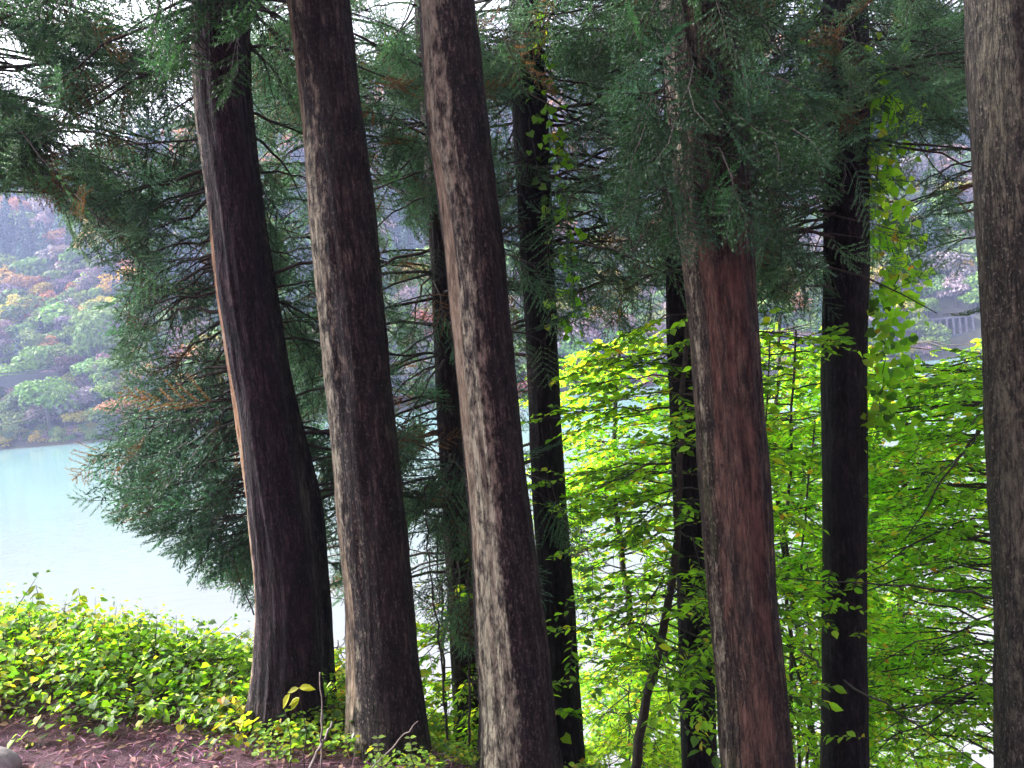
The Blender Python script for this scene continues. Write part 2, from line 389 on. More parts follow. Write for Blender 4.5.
def far_conifer(seed, hgt=14.0, tiers=15, size=0.42):
    r = np.random.default_rng(seed); bg_ = Bag()
    for k in range(tiers):
        f = k / (tiers - 1); z = hgt * (0.10 + 0.88 * f)
        R = hgt * 0.185 * (1 - f) ** 0.8 + 0.15
        nb = int(6 + 30 * (1 - f))
        a = r.uniform(0, 6.28, nb * 2); q = r.uniform(0.25, 1.08, nb * 2) ** 0.7
        pp = np.stack([np.cos(a) * R * q, np.sin(a) * R * q, z - q * R * 0.45 + r.normal(0, .15, nb * 2)], 1)
        u = np.stack([np.cos(a), np.sin(a), np.full(nb * 2, 0.7)], 1)
        V, T = far_leafcards(pp, u, np.full(nb * 2, size), r)
        bg_.add(V, T, 0, np.ones((len(V), 3)) * np.repeat(r.uniform(.6, 1.3, nb * 2), 4)[:, None])
    bg_.tube([(0, 0, -1.5), (0, 0, hgt * 0.9)], [hgt * .014, hgt * .004], 5, 1)
    return bg_

def far_leaf_mat(name, attr_only):
    mt, t, n, l = new_mat(name)
    at = N(t, 'ShaderNodeAttribute', attribute_name='tint')
    src = at.outputs['Color']
    if not attr_only:
        oi = N(t, 'ShaderNodeObjectInfo')
        src = mixc(t, src, oi.outputs['Color'], 1.0, 'MULTIPLY')
    p = N(t, 'ShaderNodeBsdfPrincipled', i_Roughness=0.7); p.inputs['Specular IOR Level'].default_value = 0.2
    l.new(src, p.inputs['Base Color'])
    tr = N(t, 'ShaderNodeBsdfTranslucent'); l.new(src, tr.inputs[0])
    ms = N(t, 'ShaderNodeMixShader'); ms.inputs[0].default_value = 0.25
    l.new(p.outputs[0], ms.inputs[1]); l.new(tr.outputs[0], ms.inputs[2])
    o = N(t, 'ShaderNodeOutputMaterial'); l.new(ms.outputs[0], o.inputs[0])
    return mt
M_FARLEAF = far_leaf_mat('far_leaf', False); M_FARMASS = far_leaf_mat('far_leaf_mass', True)

KIND = {  # colour, name, label, category
    'conifer': ((0.036, 0.076, 0.072), 'conifer_tree', 'dark pointed conifer on the far hillside across the lake', 'conifer', 'conifers on the far hillside'),
    'green': ((0.15, 0.25, 0.04), 'broadleaf_tree', 'round green broadleaf tree on the far hillside across the lake', 'tree', 'green trees on the far hillside'),
    'yellow': ((0.46, 0.36, 0.04), 'autumn_tree', 'yellow autumn tree on the far hillside across the lake', 'tree', 'yellow trees on the far hillside'),
    'orange': ((0.42, 0.17, 0.05), 'autumn_tree', 'orange autumn tree on the far hillside across the lake', 'tree', 'orange trees on the far hillside'),
    'bare': ((0.25, 0.18, 0.185), 'thinning_tree', 'mauve grey half bare tree on the far hillside across the lake', 'tree', 'half bare trees on the far hillside'),
}
bl = [far_broadleaf(100 + k, 11.0).build('broadleaf_source', [M_FARLEAF, M_FARBARK]).data for k in range(4)]
cf = [far_conifer(200 + k, 14.0).build('conifer_source', [M_FARLEAF, M_FARBARK]).data for k in range(3)]
for ob in [o_ for o_ in list(COL.objects) if o_.name.endswith(('_source',)) or '_source.' in o_.name]:
    bpy.data.objects.remove(ob)
lowb = [far_broadleaf(300 + k, 11.0, 260, 0.85) for k in range(3)]
lowc = [far_conifer(330 + k, 14.0, 9, 0.75) for k in range(3)]
def cat_bag(bg_): return np.concatenate(bg_.V), np.concatenate(bg_.T), np.concatenate(bg_.M), np.concatenate(bg_.C)
lowb = [cat_bag(q) for q in lowb]; lowc = [cat_bag(q) for q in lowc]

GAL = P(947, 335, 214.0); GAL[2] = 0
def far_spot(px, py):
    """where the sight line through a pixel meets the far hill"""
    d0 = P(px, py, 1.0) - C0
    s = np.linspace(195, 620, 900)
    Q = C0 + s[:, None] * d0
    k = np.nonzero(Q[:, 2] < hz(Q[:, 0], Q[:, 1]))[0]
    return Q[k[0]] if len(k) else None

spots = []
def try_spot(x, y, kind, sc_, must=False):
    if not must:
        for q in spots:
            if (q[0] - x) ** 2 + (q[1] - y) ** 2 < (1.75 * (sc_ + q[3])) ** 2: return
    spots.append((x, y, kind, sc_))
# trees of the far bank that the photo shows plainly: (pixel of the foot, kind, scale)
for px, py, k, s_ in [(45, 298, 'red', .75), (60, 312, 'orange', .7), (90, 322, 'yellow', .8), (10, 330, 'yellow', .7), (118, 322, 'yellow', .7),
                      (100, 378, 'green', 1.6), (65, 388, 'green', 1.35), (130, 372, 'green', 1.3), (50, 438, 'green', 1.35), (20, 440, 'green', .9), (78, 434, 'yellow', .7),
                      (118, 430, 'orange', 1.0), (86, 408, 'pink', .55), (140, 428, 'orange', .7), (10, 372, 'bare', 1.0), (105, 438, 'green', .7), (8, 420, 'bare', .8), (72, 345, 'bare', 1.0), (150, 345, 'bare', 1.1),
                      (40, 402, 'green', 1.5), (128, 402, 'green', 1.4), (14, 398, 'green', 1.2), (66, 432, 'green', 1.2), (108, 352, 'green', 1.4), (30, 355, 'green', 1.2), (5, 446, 'yellow', .5), (150, 440, 'green', .8), (395, 405, 'pink', .5), (420, 404, 'green', .7), (522, 408, 'pink', .7), (535, 396, 'yellow', .6), (650, 392, 'pink', .6)]:
    Q = far_spot(px, py)
    if Q is not None: try_spot(Q[0], Q[1], k, s_, True)
for _ in range(14000):
    y = 200 + (rng.random() ** 1.25) * 250; x = rng.uniform(-0.80, 0.80) * y
    z = float(hz(x, y))
    if z < 1.9 : continue
    a, b_, d_ = pix([x, y, z])
    if abs(x - GAL[0]) < 8 and z < 10.3: continue
    if -0.78 * y < x < -0.55 * y and 14 < z < 19.5 and rng.random() < .7: continue
    hN = fbm(x * 0.02 + 40, y * 0.02, 3) + (z - 40) * 0.006 - max(0, z - 92) * .012
    kk = 'conifer' if hN > 0.03 + rng.normal(0, .05) else rng.choice(['green', 'green', 'green', 'bare', 'bare', 'yellow', 'orange', 'conifer'], p=[.2, .18, .14, .16, .1, .08, .04, .1])
    if kk in ('green', 'bare') and z < 48 and rng.random() < .10: kk = 'yellow' if rng.random() < .6 else 'orange'
    if z > 78 and rng.random() < .6: kk = 'bare' if rng.random() < .7 else 'orange'
    try_spot(x, y, kk, rng.uniform(0.65, 1.25) * (1.2 if kk == 'conifer' else 1))
for _ in range(260):
    x = rng.uniform(-170, 170); y = float(shore(x)) + rng.uniform(.8, 3.5)
    if abs(x - GAL[0]) < 6: continue
    spots.append((x, y, str(rng.choice(['green', 'green', 'green', 'bare', 'yellow'])), rng.uniform(.22, .5)))
masses = Bag(); cnt = {}
def seen_rank(q):
    px, py, d_ = pix([q[0], q[1], float(hz(q[0], q[1])) + 5])
    px, py = px[0], py[0]
    win = (px < 170 and 170 < py < 450) or (375 < px < 445 and py > 200) or (485 < px < 530 and py > 200) or (555 < px < 670 and py > 180) or (755 < px < 825 and py > 180) or (865 < px < 985 and py > 60)
    return (0 if win else 400) + d_[0]
spots.sort(key=seen_rank)
for q in spots:
    x, y, kk, s_ = q; z = float(hz(x, y))
    base = 'pink' if kk in ('red', 'pink') else kk
    cnt[base] = cnt.get(base, 0) + 1
    px, py, _d = pix([x, y, z + 4])
    jit = rng.normal(1, 0.16) * (1 + rng.normal(0, .10, 3))
    lim = {'conifer': 250, 'green': 230, 'bare': 150, 'yellow': 90, 'orange': 70}.get(base, 99)
    if cnt[base] <= lim and -40 < px[0] < 1064:
        if base == 'pink':
            cc = np.array((0.42, 0.06, 0.06)) if kk == 'red' else np.array((0.36, 0.07, 0.09)); nm = 'autumn_tree'
        else: cc, nm, lb, ct, gr = KIND[kk]
        me = cf[cnt[base] % 3] if kk == 'conifer' else bl[cnt[base] % 4]
        o = bpy.data.objects.new(nm, me); COL.objects.link(o)
        o.location = (x, y, z - (.2 if s_ > .5 else 4.2 * s_)); o.rotation_euler = (0, 0, rng.uniform(0, 6.28))
        o.scale = (s_ * rng.uniform(.9, 1.15), s_ * rng.uniform(.9, 1.15), s_ * rng.uniform(.85, 1.2))
        c4 = np.clip(np.array(cc) * jit, 0.005, 0.6); o.color = (*c4, 1)
        if kk == 'red': tag(o, 'single red crowned tree below the dark conifers on the far hillside', 'tree')
        elif kk == 'pink': tag(o, 'small crimson tree low on the far shore of the lake', 'tree', 'crimson trees by the far shore')
        else: tag(o, lb, ct, gr)
    else:
        cc = (0.36, 0.07, 0.09) if base == 'pink' else KIND[kk][0]
        V, T, M, Cc = (lowc if kk == 'conifer' else lowb)[cnt[base] % 3]
        a = rng.uniform(0, 6.28); ca, sa = math.cos(a), math.sin(a)
        mm = np.array([[ca, -sa, 0], [sa, ca, 0], [0, 0, 1]]) * s_
        masses.V.append((V @ mm.T + [x, y, z]).astype(np.float32)); masses.T.append((T + masses.n).astype(np.int32)); masses.n += len(V)
        masses.M.append(M); masses.S.append(np.zeros(len(T), bool)); masses.C.append((Cc * np.clip(np.array(cc) * jit, .005, .6)).astype(np.float32))
tag(masses.build('distant_forest', [M_FARMASS, M_FARBARK]), 'far wood on the hills beyond the nearer separate trees', 'forest', kind='stuff')
print('far trees', cnt)

# rock shed over the lakeside road, far right
mt, t, n, l = new_mat('weathered_concrete')
tc = N(t, 'ShaderNodeTexCoord')
n1 = N(t, 'ShaderNodeTexNoise', i_Scale=0.9, i_Detail=7.0, i_Roughness=0.7); l.new(tc.outputs['Object'], n1.inputs['Vector'])
c = ramp(t, [(0.3, (0.07, 0.055, 0.07)), (0.6, (0.17, 0.14, 0.17))], n1.outputs[0]).outputs[0]
p = N(t, 'ShaderNodeBsdfPrincipled', i_Roughness=0.9); l.new(c, p.inputs['Base Color'])
o = N(t, 'ShaderNodeOutputMaterial'); l.new(p.outputs[0], o.inputs[0])
M_CONC = mt
mt, t, n, l = new_mat('asphalt')
p = N(t, 'ShaderNodeBsdfPrincipled', i_Roughness=0.9); p.inputs['Base Color'].default_value = (0.06, 0.06, 0.065, 1)
o = N(t, 'ShaderNodeOutputMaterial'); l.new(p.outputs[0], o.inputs[0]); M_ASPH = mt
cen = P(954, 334, 206.0); ang = -0.10
g0 = root('rock_shed', cen, 'pale concrete rock shed with a row of columns over the far lakeside road', 'rock shed')
def loc_(dx, dy, dz):
    return cen + np.array([dx * math.cos(ang) - dy * math.sin(ang), dx * math.sin(ang) + dy * math.cos(ang), dz])
bgx = Bag(); bgx.box(loc_(0, 2.4, 4.6), (5.9, 2.9, .25), rz=ang); bgx.build('roof', M_CONC, g0)
bgx = Bag(); bgx.box(loc_(0, 5.0, 2.3), (5.7, .25, 2.2), rz=ang); bgx.build('back_wall', M_CONC, g0)
bgx = Bag(); bgx.box(loc_(0, 2.2, -.9), (6.0, 3.2, .8), rz=ang); bgx.build('road_deck', M_ASPH, g0)
for k in range(7):
    bgx = Bag(); bgx.box(loc_(-5.1 + k * 1.7, 0, 2.1), (.25, .3, 2.22), rz=ang); bgx.build('column', M_CONC, g0)
# roadside barrier on the far left
cen2 = P(22, 374, 205.0); ang = 0.15
g0 = root('roadside_barrier', cen2, 'low dark road wall with pale posts in the trees on the far hillside', 'barrier')
def loc2(dx, dy, dz): return cen2 + np.array([dx * math.cos(ang) - dy * math.sin(ang), dx * math.sin(ang) + dy * math.cos(ang), dz])
bgx = Bag(); bgx.box(loc2(0, 0.6, -1.6), (9, .5, 1.5), rz=ang); bgx.build('retaining_wall', M_ASPH, g0)
bgx = Bag(); bgx.box(loc2(0, .1, .55), (9, .06, .16), rz=ang); bgx.build('rail', M_ASPH, g0)
for k in range(10):
    bgx = Bag(); bgx.box(loc2(-8.5 + k * 1.9, .22, .15), (.08, .08, .4), rz=ang); bgx.build('post', M_CONC, g0)

# ------------------------------------------------------------------ foreground trunks
def smooth(a, b, x):
    t_ = np.clip((x - a) / (b - a), 0, 1); return t_ * t_ * (3 - 2 * t_)

def trunk_line(spec, depth, top):
    """pixel outline -> centre line and radius, carried on down to the ground and up to z = top"""
    pts = [P(x, y, depth) for x, y, w_ in spec]; rad = [w_ / 2 / FPX * depth for x, y, w_ in spec]
    pts = np.array(pts[::-1]); rad = np.array(rad[::-1])       # upwards
    d = (pts[2] - pts[0]); d = d / d[2]
    if abs(d[0]) > .12: d[0] = math.copysign(.12, d[0])
    lo = pts[0].copy(); k = 0
    while lo[2] > float(gz(lo[0], lo[1])) - 0.25 and k < 60:
        lo = lo - d * 0.08; k += 1
    if k: pts = np.vstack([lo, pts]); rad = np.concatenate([[rad[0]], rad])
    d = pts[-1] - pts[-3]; d = d / d[2]; d[0] *= 0.6; d[1] *= .6
    hi = pts[-1] + d * (top - pts[-1][2])
    pts = np.vstack([pts, hi]); rad = np.concatenate([rad, [rad[-1] * max(0.35, 1 - 0.05 * (top - pts[-2][2]))]])
    return pts, rad

def build_trunk(spec, depth, top, mat, parent, seed, flare=0.25, peel=None, lichen=(0.12, None, 0), moss=0.0, seg=88, step=0.035, furrow=0.012):
    pts, rad = trunk_line(spec, depth, top)
    s = pts[:, 2]
    vis = ZC + 3.6
    zz = np.concatenate([np.arange(s[0], min(vis, s[-1]), step), np.arange(vis, s[-1], 0.3)]) if s[-1] > vis else np.arange(s[0], s[-1], step)
    def sm(v):
        y = np.interp(zz, s, v); k = np.ones(9) / 9
        return np.convolve(np.pad(y, 4, 'edge'), k, 'valid')
    cx, cy, rr = sm(pts[:, 0]), sm(pts[:, 1]), sm(rad)
    r = np.random.default_rng(seed)
    th = np.arange(seg) / seg * 2 * np.pi
    TH, ZZ = np.meshgrid(th, zz)
    nu = Noise2(40, 300, seed); nu2 = Noise2(16, 300, seed + 1); nu3 = Noise2(8, 200, seed + 2)
    h = ZZ - s[0]
    tw = h * 0.12
    u = (TH + tw) / (2 * np.pi)
    f1 = nu(u * 40, h * 1.7) - .5; f2 = nu2(u * 16, h * 1.1 + 3) - .5; f3 = nu3(u * 8, h * 0.8) - .5
    f4 = Noise2(80, 400, seed + 5)(u * 80, h * 3.5) - .5
    lob = 0.5 + 0.5 * np.cos(5 * TH + r.uniform(0, 6) + 0.7 * np.cos(2 * TH + r.uniform(0, 6)))
    base = np.exp(-np.clip(h - 0.25, 0, None) / 0.32)
    RR = rr[:, None] * (1 + 0.10 * f3 + 0.05 * f2 + flare * base * (0.35 + lob)) + furrow * (f1 * 1.6 + f4 * 1.0)
    V = np.stack([cx[:, None] + RR * np.cos(TH), cy[:, None] + RR * np.sin(TH), ZZ], -1).reshape(-1, 3)
    nr = len(zz); i = np.arange(nr - 1)[:, None] * seg; j = np.arange(seg)[None]; k = (j + 1) % seg
    a = (i + j).ravel(); b_ = (i + k).ravel(); c_ = (i + seg + k).ravel(); d_ = (i + seg + j).ravel()
    T = np.concatenate([np.stack([a, b_, c_], 1), np.stack([a, c_, d_], 1)])
    col = np.zeros((nr, seg, 3))
    wob = 0.45 * f3 + 0.3 * f2 + 0.15 * f1
    if peel is not None:
        for (ang, wid, z0, z1, amt) in peel:
            d = np.abs((TH - R_(ang) + np.pi) % (2 * np.pi) - np.pi) + wob
            col[..., 0] = np.maximum(col[..., 0], amt * (1 - smooth(wid * .6, wid, d)) * smooth(z0 - .25, z0 + .1, ZZ - ZC + wob) * (1 - smooth(z1 - .1, z1 + .3, ZZ - ZC + wob)))
    la, ang, wid = lichen
    g = np.full(TH.shape, la)
    if ang is not None:
        d = np.abs((TH - R_(ang) + np.pi) % (2 * np.pi) - np.pi) + wob
        g = g + 0.36 * (1 - smooth(wid * .3, wid * 1.2, d))
    col[..., 1] = g + 0.25 * f3
    col[..., 2] = moss + 0.35 * f2 + 0.35 * base * (moss > 0)
    col = np.clip(col, 0, 1).reshape(-1, 3)
    mesh('trunk', V, T, mat, col=col, parent=parent, smooth=True)
    return pts, rad

# ------------------------------------------------------------------ foliage density by sight line (what the picture shows of each kind of crown)
def table(cols):
    xs_ = np.array([c_[0] for c_ in cols], float); yg = np.arange(0, 769, 8)
    G = np.array([np.interp(yg, [p_[0] for p_ in c_[1]], [p_[1] for p_ in c_[1]]) for c_ in cols])
    def f(px, py):
        px = np.clip(px, 0, 1023); py_ = np.clip(py, 0, 767)
        iy = (py_ / 8).astype(int)
        k = np.clip(np.searchsorted(xs_, px, 'right') - 1, 0, len(xs_) - 2)
        t_ = (px - xs_[k]) / (xs_[k + 1] - xs_[k])
        return np.where(py > 790, 0, G[k, iy] * (1 - t_) + G[k + 1, iy] * t_)
    return f
DC = table([(0, [(0, .9), (150, .8), (178, .55), (196, 0)]), (55, [(0, .9), (175, .75), (200, 0)]), (100, [(0, .9), (195, .8), (225, .3), (250, .3), (275, .25), (300, .05), (430, 0), (450, .5), (495, .4), (506, 0)]),
            (138, [(0, .8), (60, .7), (190, .6), (330, .7), (380, .5), (425, 1), (505, 1), (535, 0)]), (180, [(0, .8), (60, .65), (200, .55), (330, .7), (420, 1), (535, 1), (570, 0)]), (230, [(0, .8), (60, .6), (220, .55), (330, .75), (420, 1), (570, 1), (592, 0)]),
            (300, [(0, .8), (470, .85), (520, .4), (600, .3), (620, 0)]), (340, [(0, .8), (480, .7), (540, .3), (640, 0)]), (390, [(0, .8), (210, .6), (260, .28), (400, .16), (430, .6), (600, .6), (660, .2), (700, 0)]),
            (450, [(0, .75), (240, .6), (270, .3), (400, .3), (430, .7), (610, .7), (680, .2), (720, 0)]), (505, [(0, .75), (200, .6), (300, .4), (400, .2), (600, .2), (640, 0)]),
            (560, [(0, .5), (100, .45), (310, .55), (350, .1), (500, 0), (540, .5), (620, .6), (655, .1), (670, 0)]), (620, [(0, .5), (110, .45), (230, .6), (300, .4), (340, .05), (500, 0), (550, .4), (620, .4), (645, 0)]),
            (680, [(0, .8), (250, .75), (300, .25), (330, 0)]), (780, [(0, .85), (240, .8), (285, .5), (320, .1), (335, 0)]), (830, [(0, .85), (230, .8), (300, .4), (330, 0)]),
            (900, [(0, .75), (110, .65), (160, .28), (270, .35), (320, .1), (335, 0)]), (960, [(0, .75), (75, .6), (120, .25), (240, .4), (300, .2), (335, 0)]), (1024, [(0, .75), (75, .6), (120, .25), (240, .4), (300, .2), (335, 0)])])
DD_PLAIN = table([(300, [(0, 0), (768, 0)]), (322, [(0, 0), (600, 0), (640, .8), (768, .9)]), (360, [(0, 0), (600, 0), (640, .8), (768, .9)]), (415, [(0, 0), (480, 0), (530, .25), (650, .6), (700, .9), (768, .9)]),
            (480, [(0, 0), (470, 0), (530, .35), (650, .7), (768, .9)]), (545, [(0, 0), (340, 0), (370, .4), (480, .4), (640, .6), (768, .9)]), (600, [(0, 0), (285, 0), (315, .35), (350, .8), (500, .8), (560, .45), (620, .4), (680, .85), (768, .9)]),
            (660, [(0, 0), (280, 0), (300, .6), (360, .8), (540, .75), (610, .5), (680, .85), (768, .9)]), (720, [(0, 0), (290, 0), (320, .8), (768, .8)]), (770, [(0, 0), (292, 0), (318, .85), (540, .9), (600, .6), (680, .65), (768, .8)]),
            (830, [(0, 0), (300, 0), (340, .9), (560, .9), (620, .7), (768, .75)]), (880, [(0, 0), (318, 0), (345, .85), (600, .9), (640, .7), (690, .45), (730, .5), (768, .8)]), (985, [(0, 0), (325, 0), (350, .9), (600, .9), (680, .45), (768, .5)]), (1024, [(0, 0), (325, 0), (350, .9), (600, .9), (680, .45), (768, .5)])])

def DD(px, py):
    return DD_PLAIN(px, py + 70 * (NZ(np.asarray(px) / 34 + 2, np.asarray(px) * 0 + 6) - .5) + 30 * (NZ(np.asarray(px) / 11 + 2, np.asarray(px) * 0 + 9) - .5)) * (.65 + .35 * smooth(.28, .5, NZ(px / 40 + 30, py / 22 + 8)))

# ------------------------------------------------------------------ cedar sprays
def frames(d, up, r, spin=0.0):
    """columns: along d, sideways, up-ish; d (n,3)"""
    d = d / (np.linalg.norm(d, axis=1)[:, None] + 1e-9)
    s = np.cross(d, up); s /= np.linalg.norm(s, axis=1)[:, None] + 1e-9
    u = np.cross(s, d)
    if spin:
        a = r.normal(0, spin, len(d))[:, None]
        s, u = s * np.cos(a) + u * np.sin(a), u * np.cos(a) - s * np.sin(a)
    return np.stack([d, s, u], 2)
def spray_template(seed, L=0.46):
    """a cedar branchlet along +X: cord-like shoots set with short forward needles; material 0 needles, 1 twig"""
    r = np.random.default_rng(seed); V = []; T = []; M = []
    def needle_cord(p0, d, ln, nn):
        d = d / np.linalg.norm(d); a = np.cross(d, [0.1, .3, 1]); a /= np.linalg.norm(a); b = np.cross(d, a)
        for k in range(nn):
            f = (k + .5) / nn; ph = k * 2.4 + r.uniform(-.3, .3)
            rad = a * math.cos(ph) + b * math.sin(ph)
            bend = np.array([0, 0, 1]) * (0.10 * f * f * ln)
            q = p0 + d * (f * ln) + bend
            nl = r.uniform(.024, .036) * (1 - .35 * f)
            tip = q + (d * .80 + rad * .60) * nl
            sd_ = np.cross(d, rad) * .0052
            i = len(V); V.extend([q - sd_, q + sd_, tip]); T.append((i, i + 1, i + 2)); M.append(0)
    def curve(f): return np.array([f * L, 0.02 * math.sin(f * 5 + seed), -0.05 * f + 0.07 * f * f])
    ns = 7
    for k in range(ns):
        f = 0.12 + 0.80 * k / (ns - 1)
        for s_ in (-1, 1):
            ln = (0.19 * (1 - f) ** .6 + .055) * r.uniform(.75, 1.15)
            ang = R_(r.uniform(36, 52))
            d = np.array([math.cos(ang), s_ * math.sin(ang), r.uniform(-.25, .2)])
            needle_cord(curve(f), d, ln, max(5, int(ln / .0095)))
    needle_cord(curve(.75), np.array([1, 0, .1]), .16, 18)
    i = len(V); c_ = [curve(0), curve(.5), curve(1)]
    for q, w_ in zip(c_, (.004, .003, .0012)): V.extend([q + [0, w_, 0], q + [0, -w_, 0], q + [0, 0, w_]])
    for k in range(2):
        for a_, b_ in ((0, 1), (1, 2), (2, 0)):
            T.extend([(i + 3 * k + a_, i + 3 * k + b_, i + 3 * k + 3 + b_), (i + 3 * k + a_, i + 3 * k + 3 + b_, i + 3 * k + 3 + a_)]); M.extend([1, 1])
    return np.array(V), np.array(T), np.array(M)
SPRAYS = [spray_template(k) for k in range(5)]

THIN = 0.54
def cedar_crown(parent, pts, rad, seed, n_limb, zr, Lr, az=None, front=False, shade=3, keep=1.0, mind=5.2, dens=DC, col=(0.066, 0.138, 0.074), brown=0.07, droop=.35, slim=1.0, size=1.0):
    """limbs from the trunk and the needle sprays they carry"""
    r = np.random.default_rng(seed)
    bag = Bag(); S = [[] for _ in SPRAYS]
    nl = 0
    n_limb = int(n_limb * .78)
    for k in range(n_limb + shade):
        top_only = k >= n_limb
        z = r.uniform(*zr) if not top_only else r.uniform(ZC + 4.5, pts[-1][2] - .3)
        if z > pts[-1][2] - .2: continue
        bp = np.array([np.interp(z, pts[:, 2], pts[:, 0]), np.interp(z, pts[:, 2], pts[:, 1]), z])
        a = r.uniform(0, 2 * np.pi) if az is None or top_only else R_(r.uniform(*az))
        L = r.uniform(*Lr) * (1.0 if not top_only else 1.1)
        out = np.array([math.cos(a), math.sin(a), 0]); side = np.array([-math.sin(a), math.cos(a), 0])
        dz0 = r.uniform(-.15, .35); dr = droop * r.uniform(.5, 1.5); sw = r.uniform(-.25, .25)
        def pos(f):
            f = np.asarray(f, float)[..., None]
            return bp + out * (f * L) + side * (sw * L * f * f) + np.array([0, 0, 1.0]) * (dz0 * L * f - dr * L * f * f)
        ns = int(L * (23 if not top_only else 6)) ; fs = np.sort(r.uniform(0.12, 1.0, ns) ** .85)
        ps = pos(fs)
        sg = np.where(np.arange(ns) % 2 == 0, 1.0, -1.0)
        fl = r.uniform(.2, 1.0, ns)
        dirs = out * fl[:, None] + side * (sg * r.uniform(.2, 1.0, ns) * (1.2 - fs))[:, None] + np.array([0, 0, 1.0]) * r.uniform(-1.35, .25, ns)[:, None]
        # sub branchlets hang the spray away from the limb
        offl = r.uniform(0, .34, ns) * (1.15 - fs * .7)
        dn = dirs / np.linalg.norm(dirs, axis=1)[:, None]
        sp_ = ps + dn * offl[:, None]
        scl = r.uniform(.75, 1.25, ns) * (1.35 if top_only else size)
        mid = sp_ + dn * (.25 * scl)[:, None]
        px, py, dd = pix(mid)
        ok = r.random(ns) < dens(px, py) * keep * THIN * np.interp(py, [90, 170], [1.25, 0.95]) * smooth(.34, .50, NZ(px / 38 + 3, py / 30 + 8) * .5 + NZ(px / 13, py / 11) * .5)
        tx, ty, td = pix(sp_ + dn * (.5 * scl)[:, None])
        ok &= (dens(tx, ty) > .03)
        if not front: ok &= (dd > mind) | (dd < 0.5)
        if top_only: ok = (dd < .5) | (py < -60) | (r.random(ns) < .3 * dens(px, py))
        ok &= np.linalg.norm(sp_ - C0, axis=1) > 2.4
        gq = np.linspace(0, 1, 25); gx_, gy_, gd_ = pix(pos(gq))
        bad = (dens(gx_, gy_) < .03) & (gx_ > 0) & (gx_ < 1024) & (gy_ > 0) & (gy_ < 768) & (gq > .05)
        if bad.any(): ok &= fs < gq[np.nonzero(bad)[0][0]]
        if ok.sum() < (3 if not top_only else 2): continue
        last = np.nonzero(ok)[0][-1]; fe = fs[last]
        q = np.linspace(0, 1, 9) * fe; lp = pos(q)
        lp = lp + r.normal(0, .008 * L, lp.shape) * (np.arange(9) > 0)[:, None]
        r0 = (0.007 + .006 * L) * slim
        V, T = tube_mesh(lp, np.linspace(r0, .004, 9), 6)
        mesh('branch', V, T, M_TWIG, parent=parent, smooth=True); nl += 1
        for j in np.nonzero(ok)[0]:
            if offl[j] > .06: bag.tube([ps[j], ps[j] * .5 + sp_[j] * .5 + [0, 0, .01], sp_[j] + dn[j] * .03], [.005, .004, .003], 3, 1, (1, 1, 1))
            kk = r.integers(len(SPRAYS))
            c_ = np.array(col) * r.uniform(.5, 1.8) * (1 + r.normal(0, .08, 3))
            if r.random() < .25: c_ = c_ * .7 + np.array([.02, .05, .05]) * .6
            if r.random() < brown: c_ = np.array([.15, .075, .03]) * r.uniform(.6, 1.4)
            S[kk].append((sp_[j], dn[j], scl[j], c_))
    for (V, T, M), lst in zip(SPRAYS, S):
        if not lst: continue
        d = np.array([q[1] for q in lst])
        m_ = frames(d, np.array([0, 0, 1.0]), r, 1.1) * np.array([q[2] for q in lst])[:, None, None]
        bag.many(V, T, M, np.array([q[0] for q in lst]), m_, np.clip(np.array([q[3] for q in lst]), .004, .5))
    ns = sum(len(q) for q in S)
    print(parent.name, 'limbs', nl, 'sprays', ns)
    if ns: bag.build('crown', [M_NEEDLE, M_TWIG], parent)

def cedar(spec, depth, label, mat, seed, top, group='cedar trunks along the bank', trunk_kw=None, crowns=()):
    pts, rad = trunk_line(spec, depth, top)
    b0 = pts[0] + [0, 0, .2]
    rt = root('cedar_tree', b0, label, 'cedar tree')
    build_trunk(spec, depth, top, mat, rt, seed, **(trunk_kw or {}))
    kw = {}
    for k, cr in enumerate(crowns):
        cedar_crown(rt, pts, rad, seed * 10 + k, **cr)
    return rt
Z = ZC
# front row
cedar([(219, 0, 48), (219, 40, 48), (221, 100, 48), (236, 230, 48), (243, 300, 49), (260, 400, 50), (276, 510, 53), (286, 600, 56), (286, 660, 60), (285, 720, 68)], 5.4,
      'leaning dark cedar trunk with an orange brown strip down its lake side and flared foot', BARK_PURPLE, 11, Z + 9,
      trunk_kw=dict(flare=.24, peel=[(188, .72, -2.0, 1.2, .72)], lichen=(.16, 190, .8)),
      crowns=[dict(n_limb=120, brown=.0, zr=(Z + 1.9, Z + 4.2), Lr=(.6, 1.3), az=(190, 330), front=True, keep=.75, shade=0, dens=lambda px, py: np.where((py < 125) & (px > 130) & (px < 265), .95, 0) + np.where((py < 30) & (px > -50) & (px < 180), .5, 0), col=(.03, .08, .03), slim=.5, droop=.5)])
cedar([(319, 0, 62), (334, 130, 62), (346, 250, 64), (358, 380, 63), (369, 500, 65), (380, 600, 66), (385, 690, 73), (388, 752, 80)], 5.2,
      'stout cedar trunk with a pale lichen strip rising beside the dead stick', BARK_BROWN, 12, Z + 9,
      trunk_kw=dict(flare=.12, peel=[(196, .5, -2.5, 4, .55)], moss=.13, lichen=(.17, 212, 1.35)))
cedar([(447, 0, 55), (458, 130, 60), (475, 250, 60), (486, 380, 59), (498, 500, 59), (508, 600, 66), (516, 700, 71), (517, 768, 76)], 5.0,
      'thick scaly cedar trunk with a long pale peeled stripe and grey flecks at its foot', BARK_BROWN, 13, Z + 9,
      trunk_kw=dict(flare=.16, peel=[(212, .30, -1.9, 4, .62)], moss=.1, lichen=(.20, 238, 1.15)))
